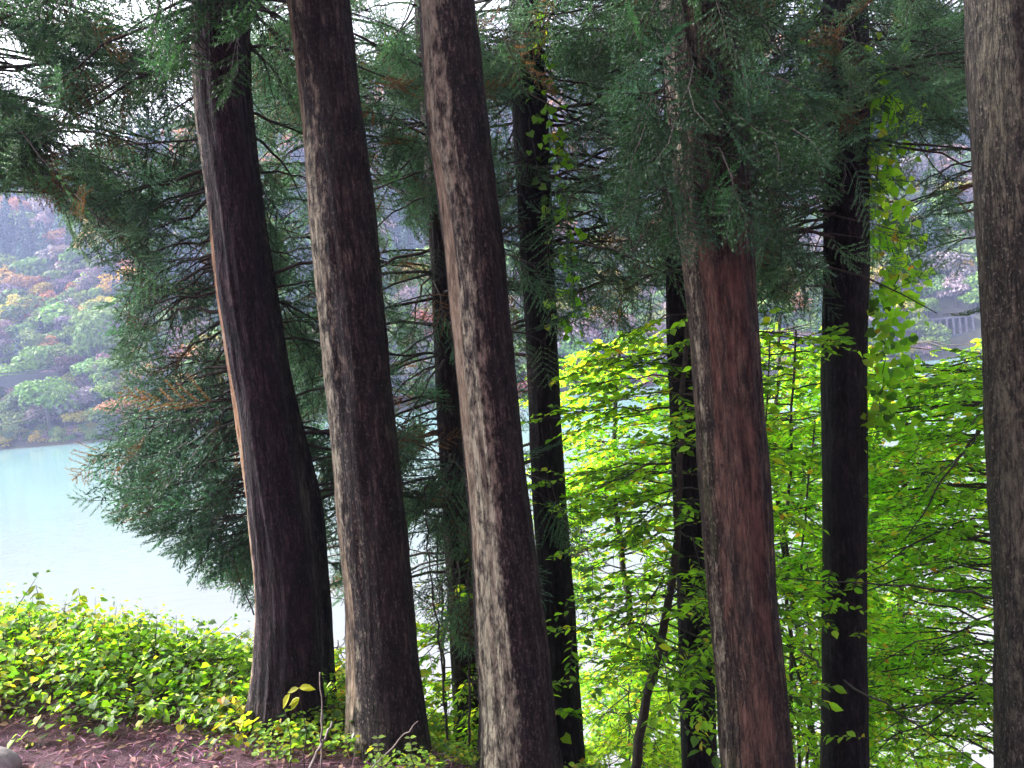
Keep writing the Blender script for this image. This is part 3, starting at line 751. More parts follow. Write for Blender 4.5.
cedar([(698, 0, 74), (711, 170, 74), (722, 300, 67), (729, 400, 66), (737, 508, 69), (742, 600, 68), (752, 700, 68), (757, 768, 70)], 5.0,
      'reddish peeling cedar trunk half veiled by its own needles higher up', BARK_RED, 14, Z + 9,
      trunk_kw=dict(flare=.2, peel=[(262, .95, -3.2, 0.7, .50)], lichen=(.12, 205, .4), moss=.3),
      crowns=[dict(n_limb=135, slim=.4, zr=(Z + 1.0, Z + 3.6), Lr=(.5, 1.35), az=(160, 380), front=True, keep=1.0, shade=0, dens=lambda px, py: np.where((px > 600) & (px < 840), np.interp(py, [-100, 60, 110, 215, 275], [.5, .5, .95, .9, 0]), 0), col=(.032, .082, .034), droop=.5, brown=0)])
cedar([(1013, 0, 84), (1019, 130, 84), (1024, 250, 84), (1031, 380, 84), (1037, 500, 84), (1043, 640, 84), (1046, 768, 88)], 5.0,
      'grey mottled cedar trunk cut by the right edge of the view', BARK_GREY, 15, Z + 9,
      trunk_kw=dict(flare=.2, moss=.22, lichen=(.17, 230, 1.3)))
# second row
cedar([(240, 0, 18), (243, 100, 18), (257, 230, 19), (280, 380, 21), (312, 508, 22), (321, 620, 22), (323, 700, 24)], 6.0,
      'slim dark cedar pressed close behind the leaning trunk with the orange strip', BARK_GREY, 16, Z + 8,
      trunk_kw=dict(flare=.2, seg=48, furrow=.006),
      crowns=[dict(n_limb=170, zr=(Z - 1.9, Z + 3.4), Lr=(.9, 2.5), az=(100, 250), keep=.9, mind=5.9, shade=3, droop=.28, col=(.05, .11, .07)), dict(n_limb=62, zr=(Z - 2.0, Z + .2), Lr=(1.1, 2.6), az=(125, 235), keep=1.0, mind=5.7, shade=0, droop=.26, size=1.2, col=(.045, .105, .072)), dict(n_limb=70, zr=(Z - 1.3, Z + 3.6), Lr=(.6, 1.6), az=(0, 110), keep=.65, mind=5.9, shade=0)])
cedar([(424, 0, 22), (442, 250, 24), (447, 380, 24), (455, 500, 26), (462, 600, 26), (466, 680, 28)], 7.5,
      'slender mossy cedar half hidden behind the thick scaly trunk', BARK_GREY, 17, Z + 8,
      trunk_kw=dict(flare=.2, seg=48, moss=.3, furrow=.007),
      crowns=[dict(n_limb=200, zr=(Z - 2.2, Z + 4.0), Lr=(.7, 2.1), keep=1.4, mind=5.9, shade=3)])
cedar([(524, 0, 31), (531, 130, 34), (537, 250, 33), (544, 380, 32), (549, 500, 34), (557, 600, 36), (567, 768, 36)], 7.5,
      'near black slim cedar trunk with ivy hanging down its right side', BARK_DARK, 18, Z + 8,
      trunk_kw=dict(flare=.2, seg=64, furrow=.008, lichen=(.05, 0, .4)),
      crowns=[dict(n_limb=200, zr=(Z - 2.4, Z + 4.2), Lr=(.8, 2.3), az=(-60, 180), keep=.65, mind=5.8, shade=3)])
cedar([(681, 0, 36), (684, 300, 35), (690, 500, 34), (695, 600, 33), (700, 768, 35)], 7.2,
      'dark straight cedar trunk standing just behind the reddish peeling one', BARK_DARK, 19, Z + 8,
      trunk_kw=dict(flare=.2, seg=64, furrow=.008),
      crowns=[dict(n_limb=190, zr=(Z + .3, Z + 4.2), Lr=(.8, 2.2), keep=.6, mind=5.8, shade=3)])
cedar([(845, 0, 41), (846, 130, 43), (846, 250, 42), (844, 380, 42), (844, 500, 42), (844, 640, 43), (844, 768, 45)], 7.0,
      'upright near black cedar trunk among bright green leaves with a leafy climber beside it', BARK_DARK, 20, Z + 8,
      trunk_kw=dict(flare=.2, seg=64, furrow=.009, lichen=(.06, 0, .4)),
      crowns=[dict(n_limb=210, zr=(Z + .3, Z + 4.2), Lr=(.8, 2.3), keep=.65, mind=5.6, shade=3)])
# cedars whose trunks stand outside the view or behind the front ones
cedar([(-75, 0, 40), (-60, 380, 42), (-50, 700, 44)], 7.0,
      'cedar whose boughs droop into the top left corner above the far hillside', BARK_DARK, 21, Z + 8,
      trunk_kw=dict(seg=40, step=.08), crowns=[dict(n_limb=170, zr=(Z + 1.2, Z + 4.4), Lr=(1.0, 2.8), az=(-60, 80), keep=.95, mind=4.6, shade=3)])
cedar([(330, 0, 34), (356, 380, 36), (378, 640, 38)], 9.5,
      'farther cedar hidden behind the stout lichened trunk', BARK_DARK, 22, Z + 8,
      trunk_kw=dict(seg=40, step=.08), crowns=[dict(n_limb=230, zr=(Z - 2.6, Z + 5), Lr=(.8, 2.4), keep=1.1, mind=5.8, shade=3)])
cedar([(706, 0, 34), (720, 300, 34), (742, 600, 36)], 9.5,
      'farther cedar hidden behind the reddish peeling trunk', BARK_DARK, 23, Z + 8,
      trunk_kw=dict(seg=40, step=.08), crowns=[dict(n_limb=220, zr=(Z + .6, Z + 5.2), Lr=(.8, 2.4), keep=.5, mind=5.8, shade=3)])
cedar([(1004, 0, 34), (1018, 300, 34), (1030, 600, 36)], 8.5,
      'farther cedar hidden behind the grey mottled trunk', BARK_DARK, 24, Z + 8,
      trunk_kw=dict(seg=40, step=.08), crowns=[dict(n_limb=220, zr=(Z + .6, Z + 5), Lr=(.8, 2.3), az=(90, 260), keep=.55, mind=5.8, shade=3)])

# ------------------------------------------------------------------ broad leaves
def leaf_template(L=0.075, W=0.042, lobed=False):
    """a pointed oval leaf along +X folded along its midrib"""
    if not lobed:
        V = np.array([(0, 0, 0), (L * .28, W * .42, .004), (L * .58, W * .46, .003), (L, 0, -.008), (L * .58, -W * .46, .003), (L * .28, -W * .42, .004), (L * .45, 0, -.003)])
    else:
        V = np.array([(0, 0, 0), (-L * .08, W * .45, 0.005), (L * .38, W * .56, .004), (L, 0, -.015), (L * .38, -W * .56, .004), (-L * .08, -W * .45, .005), (L * .4, 0, -.004)])
    T = np.array([(0, 1, 6), (1, 2, 6), (2, 3, 6), (3, 4, 6), (4, 5, 6), (5, 0, 6)][::1])
    return V, T, np.zeros(6, int)
LEAF = leaf_template(); LEAF_BIG = leaf_template(.10, .085, True); LEAF_IVY = leaf_template(.075, .07, True); LEAF_SMALL = leaf_template(.05, .026); LEAF_TINY = leaf_template(.034, .017)

def leaf_cols(n, r, base, var=.25, yellow=.1, dark=.2):
    c_ = np.array(base)[None] * (1 + r.normal(0, var, n))[:, None]
    q = r.random(n)
    c_ = np.where((q < yellow)[:, None], np.array([.36, .33, .035]) * r.uniform(.7, 1.1, n)[:, None], c_)
    c_ = np.where((q > 1 - dark)[:, None], np.array([.045, .10, .018]) * r.uniform(.7, 1.4, n)[:, None], c_)
    q = r.random(n)
    c_ = np.where((q < yellow * .12)[:, None], np.array([.42, .16, .03])[None], c_)
    return np.clip(c_ * 1.5, .01, .5)

def broad_tree(name, label, stem, seed, n_limb, Lr, zr, base=(.16, .24, .022), az=None, leaf=LEAF, yellow=.1, dark=.2, dens=DD, mind=5.2, r0=.03, cat='tree', leaves_per=15, twigs=9, mat=M_TWIG, keep=1.0, rise=.12, stems=None, scale=1.0, boughs=()):
    r = np.random.default_rng(seed)
    stem = np.asarray(stem, float)
    rt = root(name, stem[0], label, cat)
    V, T = tube_mesh(interp_line(stem, 24, r, .012), np.linspace(r0, r0 * .35, 24), 8); mesh('trunk', V, T, mat, parent=rt, smooth=True)
    for s_ in (stems or []):
        V, T = tube_mesh(interp_line(np.asarray(s_, float), 16, r, .012), np.linspace(r0 * .7, r0 * .25, 16), 7); mesh('trunk', V, T, mat, parent=rt, smooth=True)
    for bq in boughs:
        V, T = tube_mesh(interp_line(np.asarray(bq, float), 20, r, .01), np.linspace(.019, .004, 20), 7); mesh('branch', V, T, mat, parent=rt, smooth=True)
    bag = Bag(); LP = []; LD = []; nb = len(boughs)
    allstems = [stem] + [np.asarray(s_, float) for s_ in (stems or [])]
    for k in range(n_limb):
        st = allstems[k % len(allstems)]
        f = r.uniform(*zr); q = interp_line(st, 41, r, 0); bp = q[int(f * 40)]
        a = r.uniform(0, 6.283) if az is None else R_(r.uniform(*az))
        L = r.uniform(*Lr); out = np.array([math.cos(a), math.sin(a), 0]); side = np.array([-out[1], out[0], 0])
        dz0 = r.uniform(-.05, .45) * rise / .12 * .5; sag = r.uniform(.1, .35); sw = r.uniform(-.3, .3)
        def pos(f_):
            f_ = np.asarray(f_, float)[..., None]
            return bp + out * f_ * L + side * (sw * L * f_ * f_) + np.array([0, 0, 1.]) * (dz0 * L * f_ - sag * L * f_ * f_)
        keepers = []
        for j in range(int(twigs * L / 1.2) + 3):
            ft = r.uniform(.15, 1.0); p0 = pos(ft); sg = 1 if j % 2 else -1
            an = r.uniform(.4, 1.1) * sg
            td = out * math.cos(an) + side * math.sin(an) + np.array([0, 0, 1.]) * r.normal(-.05, .24)
            tl = r.uniform(.25, .6) * (1.15 - .5 * ft) * scale
            n = leaves_per; g = np.linspace(.12, 1, n)
            lp = p0 + td * (g * tl)[:, None] + np.array([0, 0, -1.]) * (.10 * tl * g * g)[:, None]
            px, py, dd = pix(lp)
            if (dd < mind).all(): continue
            ok = (r.random() < dens(px.mean(keepdims=True), py.mean(keepdims=True))[0] * keep)
            if not ok: continue
            g_ok = dens(px, py) > .04
            if g_ok.sum() < 3: continue
            keepers.append(ft)
            bag.tube([p0, lp[n // 2], lp[-1]], [.0045 * scale, .003, .0015], 3, 1, (1, 1, 1))
            sgn = np.where(np.arange(n) % 2, 1., -1.)[:, None]
            ld_ = td * .65 + np.cross([0, 0, 1.], td) * sgn * .85 + r.normal(0, .15, (n, 3)) + np.array([0, 0, -.12])
            LP.append(lp[g_ok]); LD.append(ld_[g_ok])
        if not keepers: continue
        fe = min(1, max(keepers) + .02); lp = pos(np.linspace(0, fe, 8))
        lp[1:] += r.normal(0, .012 * L, (7, 3))
        V, T = tube_mesh(lp, np.linspace(min(r0 * .4, .004 + .0045 * L), .002, 8), 6)
        if nb < 95: mesh('branch', V, T, mat, parent=rt, smooth=True); nb += 1
        else: bag.add(V, T, 1, (1, 1, 1), True)
    if LP:
        LP = np.concatenate(LP); LD = np.concatenate(LD); n = len(LP)
        up = np.array([-.2, .5, .8]) + r.normal(0, .38, (n, 3))
        m_ = frames(LD, up, r) * (r.uniform(.45, 1.4, n) * scale)[:, None, None]
        bag.many(*leaf, LP, m_, leaf_cols(n, r, base, .22, yellow, dark))
        print(name, 'leaves', n)
    bag.build('crown', [M_LEAF, M_TWIG], rt)
    return rt
def interp_line(pts, n, r, jit):
    pts = np.asarray(pts, float); s = np.concatenate([[0], np.cumsum(np.linalg.norm(np.diff(pts, axis=0), axis=1))])
    g = np.linspace(0, s[-1], n)
    q = np.stack([np.interp(g, s, pts[:, k]) for k in range(3)], 1)
    if jit: q[1:-1] += r.normal(0, jit, (n - 2, 3))
    return q
def foot(x, y):
    return np.array([x, y, float(gz(x, y)) - .1])
def rooted(pix_pts, d):
    """stem through sight points, carried down to the ground under its lowest point"""
    q = [P(x, y, d) for x, y in pix_pts]
    b_ = q[0]; v = (q[0] - q[1]); v = v / max(abs(v[2]), 1e-3)
    dz = max(0.05, b_[2] - float(gz(b_[0], b_[1])))
    bb = b_ + v * dz * .9
    return np.array([foot(bb[0], bb[1])] + q)

broad_tree('broadleaf_tree', 'slender leaning broadleaf tree in front of the dark trunk behind the reddish cedar', rooted([(637, 760), (648, 700), (660, 640), (671, 595), (677, 540), (680, 470), (683, 380), (690, 300)], 6.6), 31, 95, (.5, 1.4), (.3, 1.0), base=(.15, .27, .02), mind=5.3, boughs=[[P(661, 640, 6.55), P(668, 662, 6.3), P(690, 658, 6.1), P(712, 652, 6.0)], [P(659, 642, 6.55), P(640, 628, 6.4), P(612, 622, 6.3)]], scale=1.15, leaves_per=11, r0=.05, dark=.3, yellow=.06)
broad_tree('broadleaf_tree', 'many stemmed young tree between the reddish cedar and the upright black cedar', rooted([(792, 740), (790, 660), (786, 560), (790, 470), (796, 330)], 8.4), 32, 120, (.5, 1.5), (.35, 1.0), base=(.17, .28, .022), mind=5.6, r0=.035, boughs=[[P(787, 640, 8.35), P(830, 674, 7.0), P(880, 702, 6.4), P(935, 738, 6.2), P(992, 772, 6.1)]], stems=[rooted([(808, 750), (812, 650), (800, 560), (815, 420)], 8.5), rooted([(799, 745), (803, 690), (770, 600), (765, 480), (770, 340)], 8.3)])
broad_tree('broadleaf_tree', 'spreading broadleaf tree with long level boughs filling the space left of the grey trunk', rooted([(1030, 700), (1035, 600), (1025, 520), (1010, 430), (1000, 340)], 7.4), 33, 150, (.9, 2.6), (.25, 1.0), az=(90, 270), base=(.135, .275, .02), mind=5.3, boughs=[[P(1034, 602, 7.4), P(960, 592, 6.9), P(880, 584, 6.6), P(782, 578, 6.4)], [P(1020, 400, 7.2), P(985, 425, 6.6), P(950, 470, 6.3), P(905, 540, 6.2)]], scale=1.15, leaves_per=13, r0=.06, keep=.75, dark=.1, yellow=.05)
broad_tree('broadleaf_tree', 'yellow green tree lower on the bank behind the black cedar with the climber', np.array([foot(6.0, 13.0), foot(6.0, 13.0) + [0.1, 0, 3.5], P(905, 430, 13.0), P(900, 330, 13.0)]), 34, 250, (.8, 2.8), (.3, 1.0), base=(.165, .315, .024), yellow=.2, dark=.26, mind=6, r0=.09, leaves_per=18, twigs=10, scale=1.15)
broad_tree('broadleaf_tree', 'yellow green tree lower on the bank seen between the ivied trunk and the reddish cedar', np.array([foot(1.5, 12.0), foot(1.5, 12.0) + [0.1, 0, 3.0], P(612, 480, 12.0), P(620, 330, 12.0)]), 35, 230, (.8, 2.4), (.25, 1.0), base=(.165, .315, .024), yellow=.22, dark=.26, mind=6, r0=.08, leaves_per=18, twigs=10, scale=1.1)
broad_tree('broadleaf_tree', 'pale green tree lower on the bank between the reddish cedar and the black cedar', np.array([foot(4.3, 11.5), foot(4.3, 11.5) + [-.1, 0, 3.0], P(775, 480, 11.5), P(780, 315, 11.5)]), 36, 180, (.7, 2.0), (.3, 1.0), base=(.155, .31, .024), yellow=.15, dark=.26, mind=6, r0=.07, leaves_per=18, scale=1.1)
broad_tree('understory_shrub', 'leafy shrub behind the gap between the stout trunk and the thick scaly trunk', rooted([(446, 720), (444, 660), (440, 590), (436, 520)], 7.8), 37, 60, (.3, 1.0), (.1, 1.0), base=(.15, .25, .02), mind=5.7, r0=.018, cat='shrub', stems=[rooted([(470, 725), (469, 660), (470, 600)], 7.4)])
broad_tree('understory_shrub', 'leafy shrub glimpsed between the leaning trunk and the stout lichened trunk', rooted([(338, 730), (339, 690), (338, 640)], 7.4), 38, 40, (.3, .8), (.1, 1.0), base=(.22, .28, .022), yellow=.3, mind=5.8, r0=.015, cat='shrub', scale=.8)
broad_tree('understory_shrub', 'low leafy shrub at the feet of the near black ivied trunk', np.array([foot(.9, 8.3), foot(.9, 8.3) + [.0, .1, .8], foot(.9, 8.3) + [.1, .1, 2.0]]), 39, 60, (.4, 1.2), (.1, 1.0), base=(.20, .28, .02), yellow=.12, mind=5.8, r0=.018, cat='shrub')
broad_tree('understory_shrub', 'low leafy shrub under the upright black cedar', np.array([foot(4.4, 9.6), foot(4.4, 9.6) + [.0, .1, 1.2], foot(4.4, 9.6) + [.1, .1, 2.6]]), 40, 70, (.5, 1.5), (.1, 1.0), base=(.18, .27, .02), yellow=.1, mind=5.8, r0=.02, cat='shrub')

# thin bare saplings
def sapling(label, pts_, d, r0=.011):
    r = np.random.default_rng(int(pts_[0][0]))
    st = rooted(pts_, d); rt = root('thin_sapling', st[0], label, 'sapling')
    V, T = tube_mesh(interp_line(st, 24, r, .008), np.linspace(r0, r0 * .4, 24), 6); mesh('stem', V, T, M_TWIG, parent=rt, smooth=True)
    q = interp_line(st, 24, r, 0)
    for k in range(5):
        i = 8 + 3 * k; a = r.uniform(0, 6.28); L = r.uniform(.15, .4)
        e = q[i] + np.array([math.cos(a) * L, math.sin(a) * L, L * .6])
        V, T = tube_mesh([q[i], (q[i] + e) / 2 + [0, 0, .02], e], [.004, .003, .0015], 4); mesh('branch', V, T, M_TWIG, parent=rt, smooth=True)
sapling('thin bare sapling leaning just right of the stout lichened trunk', [(450, 768), (444, 700), (437, 620), (428, 545), (424, 480)], 6.0)
sapling('thin straight bare stem against the left edge of the thick scaly trunk', [(468, 766), (469, 700), (470, 620), (467, 520)], 6.1, .013)

# ------------------------------------------------------------------ climbers
def climber(label, line, d, seed, nleaf, spread, hang, base=(.20, .34, .03)):
    r = np.random.default_rng(seed)
    pts_ = np.array([P(x, y, d) for x, y in line])
    rt = root('ivy_vine', pts_[-1], label, 'climber')
    q = interp_line(pts_, 60, r, .006)
    V, T = tube_mesh(q, np.linspace(.006, .004, 60), 5); mesh('stem', V, T, M_TWIG, parent=rt, smooth=True)
    bag = Bag()
    i = r.integers(0, 60, nleaf); off = r.normal(0, 1, (nleaf, 3)) * [spread, spread * .4, spread * .5]
    cl_ = np.repeat(r.normal(0, 1, (nleaf // 6 + 1, 3)), 6, 0)[:nleaf] * [spread, spread * .4, spread]
    lp = q[i] + off * .5 + cl_ * .7
    ldir = np.stack([r.normal(0, .6, nleaf), r.normal(-.3, .4, nleaf), -r.uniform(.4, 1.2, nleaf) * hang], 1)
    upv = np.array([0, -1., .5]) + r.normal(0, .5, (nleaf, 3))
    bag.many(*LEAF_IVY, lp, frames(ldir, upv, r) * r.uniform(.7, 1.35, nleaf)[:, None, None], leaf_cols(nleaf, r, base, .2, .04, .15))
    bag.build('leaves', [M_LEAF], rt)
climber('ivy strand with bright leaves hanging down the slim near black trunk', [(538, 15), (545, 60), (548, 110), (556, 150), (562, 185), (570, 240), (574, 290), (572, 335)], 7.1, 51, 105, .06, .8, (.14, .28, .025))
climber('few pale ivy leaves scattered on the face of the slim near black trunk', [(523, 20), (526, 60), (530, 130), (548, 220), (551, 300), (545, 345)], 7.2, 52, 26, .04, .8, (.17, .30, .07))
climber('dense leafy climber hanging beside the upright near black trunk', [(868, 60), (880, 90), (882, 130), (876, 180), (886, 230), (900, 270), (886, 320), (884, 380), (876, 430)], 6.9, 53, 640, .17, 1.0, (.19, .34, .03))
climber('thin climber tuft crossing behind the top of the upright near black trunk', [(812, -10), (818, 20), (815, 60), (808, 95)], 7.6, 54, 60, .12, .9, (.10, .19, .02))

# ------------------------------------------------------------------ ground cover, litter and small plants
r = np.random.default_rng(77)
bag = Bag()
nst = 3200
sx = r.uniform(-7.2, -.9, nst); sy = r.uniform(4.5, 8.0, nst)
LP = []; LD = []; CC = []
for x, y in zip(sx, sy):
    edge = 5.0 - .07 * (x + 3.3) + .5 * fbm(np.array(x * 1.2), np.array(2.2), 2)
    if y < edge: continue
    if x > -2.35 and y < 5.0 + .6 * (x + 2.0): continue
    h = (.16 + .40 * min(1, (y - edge) / 1.1) + 1.0 * float(fbm(np.array(x * 1.1 + 3), np.array(y * .8), 3)) + (.22 if r.random() < .06 else 0) + r.uniform(-.1, .14)) * np.interp(x, [-4.4, -3.7, -3.1, -2.4, -.9], [1.05, .9, .62, .45, .45])
    if y > 7.3: h += .15
    h = max(.10, h * .62)
    b_ = np.array([x, y, float(gz(x, y))]); lean = r.normal(0, .18, 2); top = b_ + [lean[0], lean[1] - .06, h]
    bag.tube([b_, (b_ + top) / 2 + [lean[0] * .2, 0, .03], top], [.005, .004, .002], 3, 1)
    n = int(9 + h * 26)
    g = r.uniform(.25, 1.05, n) ** .7
    a = r.uniform(0, 6.28, n); ex = r.uniform(.03, .17, n)
    LP.append(b_ + (top - b_) * g[:, None] + np.stack([np.cos(a) * ex, np.sin(a) * ex, r.normal(0, .03, n)], 1))
    LD.append(np.stack([np.cos(a), np.sin(a), r.uniform(-.7, .15, n)], 1))
    f = float(NZ(np.array(x * 1.3), np.array(y * 1.3)))
    cb = leaf_cols(n, r, (.115, .20, .016), .38, .05 + .22 * (f > .62), .3)
    pale = r.random(n) < .05
    cb[pale] = (.5, .52, .5)
    CC.append(cb)
LP = np.concatenate(LP); LD = np.concatenate(LD); CC = np.concatenate(CC); n = len(LP)
m_ = frames(LD, np.array([-.2, .25, 1.]) + r.normal(0, .4, (n, 3)), r) * r.uniform(.25, .72, n)[:, None, None]
half = r.random(n) < .65
bag.many(*LEAF_BIG, LP[half], m_[half], CC[half]); bag.many(*LEAF, LP[~half], m_[~half], CC[~half])
tag(bag.build('ground_cover', [M_LEAF, M_TWIG]), 'thick bright green ground cover along the edge of the bank', 'ground cover', kind='stuff')
print('cover leaves', n)
# undergrowth on the slope below
bag = Bag(); LP = []; LD = []
for _ in range(1500):
    y = r.uniform(7.2, 15); x = r.uniform(-2.2, .8 * y)
    b_ = np.array([x, y, float(gz(x, y))]); h = r.uniform(.3, .9)
    n = 16; g = r.uniform(.2, 1, n); a = r.uniform(0, 6.28, n); ex = r.uniform(.03, .3, n)
    bag.tube([b_, b_ + [0, 0, h]], [.005, .002], 3, 1)
    LP.append(b_ + np.stack([np.cos(a) * ex, np.sin(a) * ex, g * h], 1)); LD.append(np.stack([np.cos(a), np.sin(a), r.uniform(-.5, .2, n)], 1))
LP = np.concatenate(LP); LD = np.concatenate(LD); n = len(LP)
bag.many(*LEAF_BIG, LP, frames(LD, np.array([0, 0, 1.]) + r.normal(0, .3, (n, 3)), r) * r.uniform(.6, 1.2, n)[:, None, None], leaf_cols(n, r, (.20, .28, .02), .22, .15, .15))
tag(bag.build('undergrowth', [M_LEAF, M_TWIG]), 'leafy undergrowth covering the slope below the cedars', 'undergrowth', kind='stuff')

# leaf litter: brown cedar twigs and curled leaves
bag = Bag(); n = 20000
x = r.uniform(-6, 1.2, n); y = r.uniform(3.3, 6.3, n); z = gz(x, y) + r.uniform(.0, .035, n)
V = np.array([(0, 0, 0), (.07, .006, .006), (.14, 0, .004), (.07, -.006, .006)]); T = np.array([(0, 1, 2), (0, 2, 3)])
a = r.uniform(0, 6.28, n); d = np.stack([np.cos(a), np.sin(a), r.normal(0, .22, n)], 1)
colr = np.array([.22, .11, .145]) * r.uniform(.3, 1.9, n)[:, None] * (1 + r.normal(0, .1, (n, 3)))
bag.many(V, T, np.zeros(2, int), np.stack([x, y, z], 1), frames(d, np.array([0, 0, 1.]) + r.normal(0, .3, (n, 3)), r) * r.uniform(.25, .9, n)[:, None, None], np.clip(colr, .01, .5))
k = r.random(n) < .17
colr = np.where(r.random((k.sum(), 1)) < .25, np.array([[.3, .2, .12]]), np.array([[.17, .09, .08]])) * r.uniform(.5, 1.5, k.sum())[:, None]
bag.many(*LEAF, np.stack([x[k], y[k], z[k] + .01], 1), frames(d[k], np.array([0, 0, 1.]) + r.normal(0, .6, (k.sum(), 3)), r) * r.uniform(.4, .8, k.sum())[:, None, None], np.clip(colr, .01, .5))
M_LITTER = leaf_mat('dry_litter', 0.1, .8, (1, 1, 1), .2)
tag(bag.build('leaf_litter', [M_LITTER]), 'mauve brown litter of dead cedar twigs and leaves on the bank', 'leaf litter', kind='stuff')

# rock in the corner
mt, t, n_, l = new_mat('grey_rock')
tc = N(t, 'ShaderNodeTexCoord'); n1 = N(t, 'ShaderNodeTexNoise', i_Scale=14.0, i_Detail=8.0, i_Roughness=.65); l.new(tc.outputs['Object'], n1.inputs['Vector'])
c = ramp(t, [(0.3, (.10, .09, .085)), (0.7, (.30, .28, .26))], n1.outputs[0]).outputs[0]
p = N(t, 'ShaderNodeBsdfPrincipled', i_Roughness=.9); l.new(c, p.inputs['Base Color'])
b = N(t, 'ShaderNodeBump', i_Strength=.6, i_Distance=.02); l.new(n1.outputs[0], b.inputs['Height']); l.new(b.outputs[0], p.inputs['Normal'])
o = N(t, 'ShaderNodeOutputMaterial'); l.new(p.outputs[0], o.inputs[0])
th, ph = np.meshgrid(np.arange(32) / 32 * 2 * np.pi, np.linspace(0.02, np.pi - .02, 18)); rc = P(-9, 757, 4.4); rc[2] = float(gz(rc[0], rc[1])) + .03
dv = np.stack([np.cos(th) * np.sin(ph), np.sin(th) * np.sin(ph), np.cos(ph)], -1)
rr = 1 + .5 * fbm(dv[..., 0] * 1.6 + 5 + dv[..., 2], dv[..., 1] * 1.6 + 2, 4)
V = (rc + dv * rr[..., None] * [.15, .13, .12]).reshape(-1, 3)
T = []
for i in range(17):
    for j in range(32):
        kq = (j + 1) % 32; T += [(i * 32 + j, (i + 1) * 32 + j, (i + 1) * 32 + kq), (i * 32 + j, (i + 1) * 32 + kq, i * 32 + kq)]
tag(mesh('rock', V, T, mt, smooth=True, loc=rc), 'rounded grey stone lying in the brown litter at the corner', 'rock')

# dead stick leaning at the leaning trunk's foot, and one on the stout trunk
def stick(label, a, b_, r0, mat):
    q = interp_line(np.array([a, (np.array(a) + b_) / 2 + [0.01, 0, .015], b_]), 14, r, .005)
    V, T = tube_mesh(q, np.linspace(r0, r0 * .5, 14), 7)
    tag(mesh('dead_stick', V, T, mat, smooth=True, loc=a), label, 'stick')
def on_ground(px, d, dz=0):
    q = P(px, 740, d); q[2] = float(gz(q[0], q[1])) + dz; return q
stick('upright broken grey stick in front of the leaning trunk foot', on_ground(317, 4.75, -.05), P(320, 672, 4.9), .008, M_GREYTWIG)
stick('thin grey stick resting against the stout trunk near its foot', on_ground(352, 4.6, .03), P(418, 721, 4.72), .007, M_GREYTWIG)
stick('thick fallen grey branch propped in litter between two trunk feet', on_ground(300, 4.6, .02), P(332, 722, 4.95), .013, M_GREYTWIG)
stick('thin bare twig hanging out below the needles over the lake', P(254, 615, 5.8), P(219, 535, 5.75), .006, M_TWIG)

def seedling(name, label, base_, top, leaves, leaf, col, seed):
    r_ = np.random.default_rng(seed)
    rt = root(name, base_, label, 'seedling')
    q = interp_line(np.array([base_, (np.array(base_) + top) / 2 + [.02, 0, 0], top]), 10, r_, .004)
    V, T = tube_mesh(q, np.linspace(.005, .002, 10), 5); mesh('stem', V, T, M_TWIG, parent=rt, smooth=True)
    bag = Bag(); lp = np.array([q[int(f * 9)] + o_ for f, o_, d_ in leaves]); ld_ = np.array([d_ for f, o_, d_ in leaves], float); n = len(lp)
    cc = np.array(col) * r_.uniform(.8, 1.2, n)[:, None]
    bag.many(*leaf, lp, frames(ld_, np.array([0, -.6, 1.]) + r_.normal(0, .15, (n, 3)), r_) * r_.uniform(1.0, 1.5, n)[:, None, None], cc)
    bag.build('leaves', [M_LEAF], rt)
Z3 = np.zeros(3)
g1 = on_ground(301, 4.75)
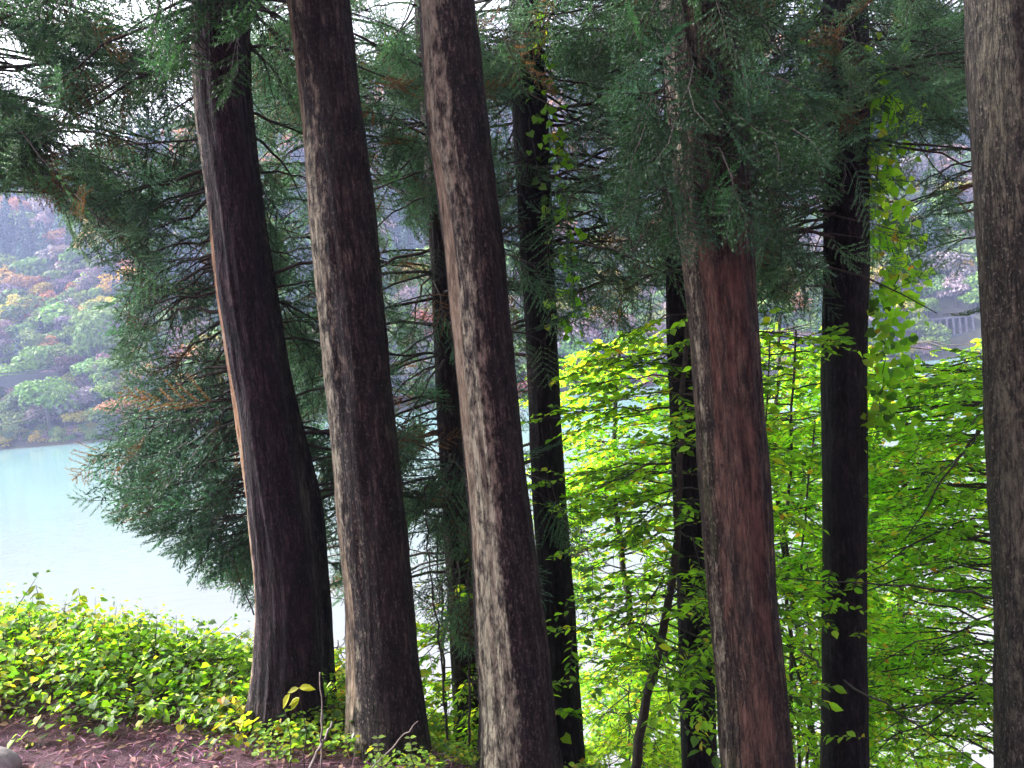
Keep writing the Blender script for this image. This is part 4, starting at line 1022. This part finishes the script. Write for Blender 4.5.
seedling('seedling', 'seedling with a few yellow drooping leaves in front of the leaning trunk', g1, P(299, 688, 4.75),
         [(1, Z3, (1, -.1, .1)), (1, Z3, (.9, .2, -.2)), (1, Z3, (-.9, -.1, -.2)), (.95, Z3, (-.8, -.2, -.8)), (.9, Z3, (-1, 0, -.5)), (1, np.array([-.06, 0, -.03]), (-.7, -.1, -1))], LEAF, (.34, .34, .03), 61)
g1 = on_ground(287, 4.7)
seedling('seedling', 'small green seedling low beside the leaning trunk foot', g1, P(285, 712, 4.7),
         [(f, Z3, (math.cos(k * 2.4), math.sin(k * 2.4), -.1)) for k, f in enumerate(np.linspace(.3, 1, 12))], LEAF_SMALL, (.16, .26, .03), 62)
for px, lb in ((372, 'small fern with pale paired leaflets left of the stout trunk foot'), (404, 'small fern with pale paired leaflets right of the thin grey stick')):
    g1 = on_ground(px, 4.55)
    tp = P(px + 6, 738, 4.55)
    lv = []
    for k in range(9):
        f = .25 + .75 * k / 8
        lv += [(f, Z3, (1, 0, .25)), (f, Z3, (-1, 0, .25))]
    seedling('fern', lb, g1, tp, lv, LEAF_TINY, (.22, .30, .12), 63 + px)
for px, py, lb in ((36, 585, 'thin leafy sprig standing tallest against the lake near the left edge'), (78, 588, 'curled leafy sprig standing out of the ground cover against the lake')):
    tp = P(px, py, 6.9); g1 = np.array([tp[0], tp[1], float(gz(tp[0], tp[1]))])
    seedling('leafy_sprig', lb, g1, tp, [(f, Z3, (math.cos(k * 2.4), math.sin(k * 2.4) * .5, -.6)) for k, f in enumerate(np.linspace(.75, 1, 8))], LEAF, (.18, .2, .03), 70 + px)

# green fringe of low plants in front of the trunk feet
bag = Bag(); n = 5500
x = r.uniform(-1.9, .6, n); y = r.uniform(4.6, 5.7, n)
k = NZ(x * 2.2 + 4, y * 2.2) > .42; x = x[k]; y = y[k]; n = len(x)
a = r.uniform(0, 6.28, n)
lp = np.stack([x, y, gz(x, y) + r.uniform(.02, .16, n)], 1)
bag.many(*LEAF, lp, frames(np.stack([np.cos(a), np.sin(a), r.uniform(-.2, .5, n)], 1), np.array([0, -.2, 1.]) + r.normal(0, .3, (n, 3)), r) * r.uniform(.3, .7, n)[:, None, None], leaf_cols(n, r, (.15, .25, .03), .25, .15, .25))
tag(bag.build('weeds', [M_LEAF]), 'low green weeds growing in the litter before the trunk feet', 'weeds', kind='stuff')
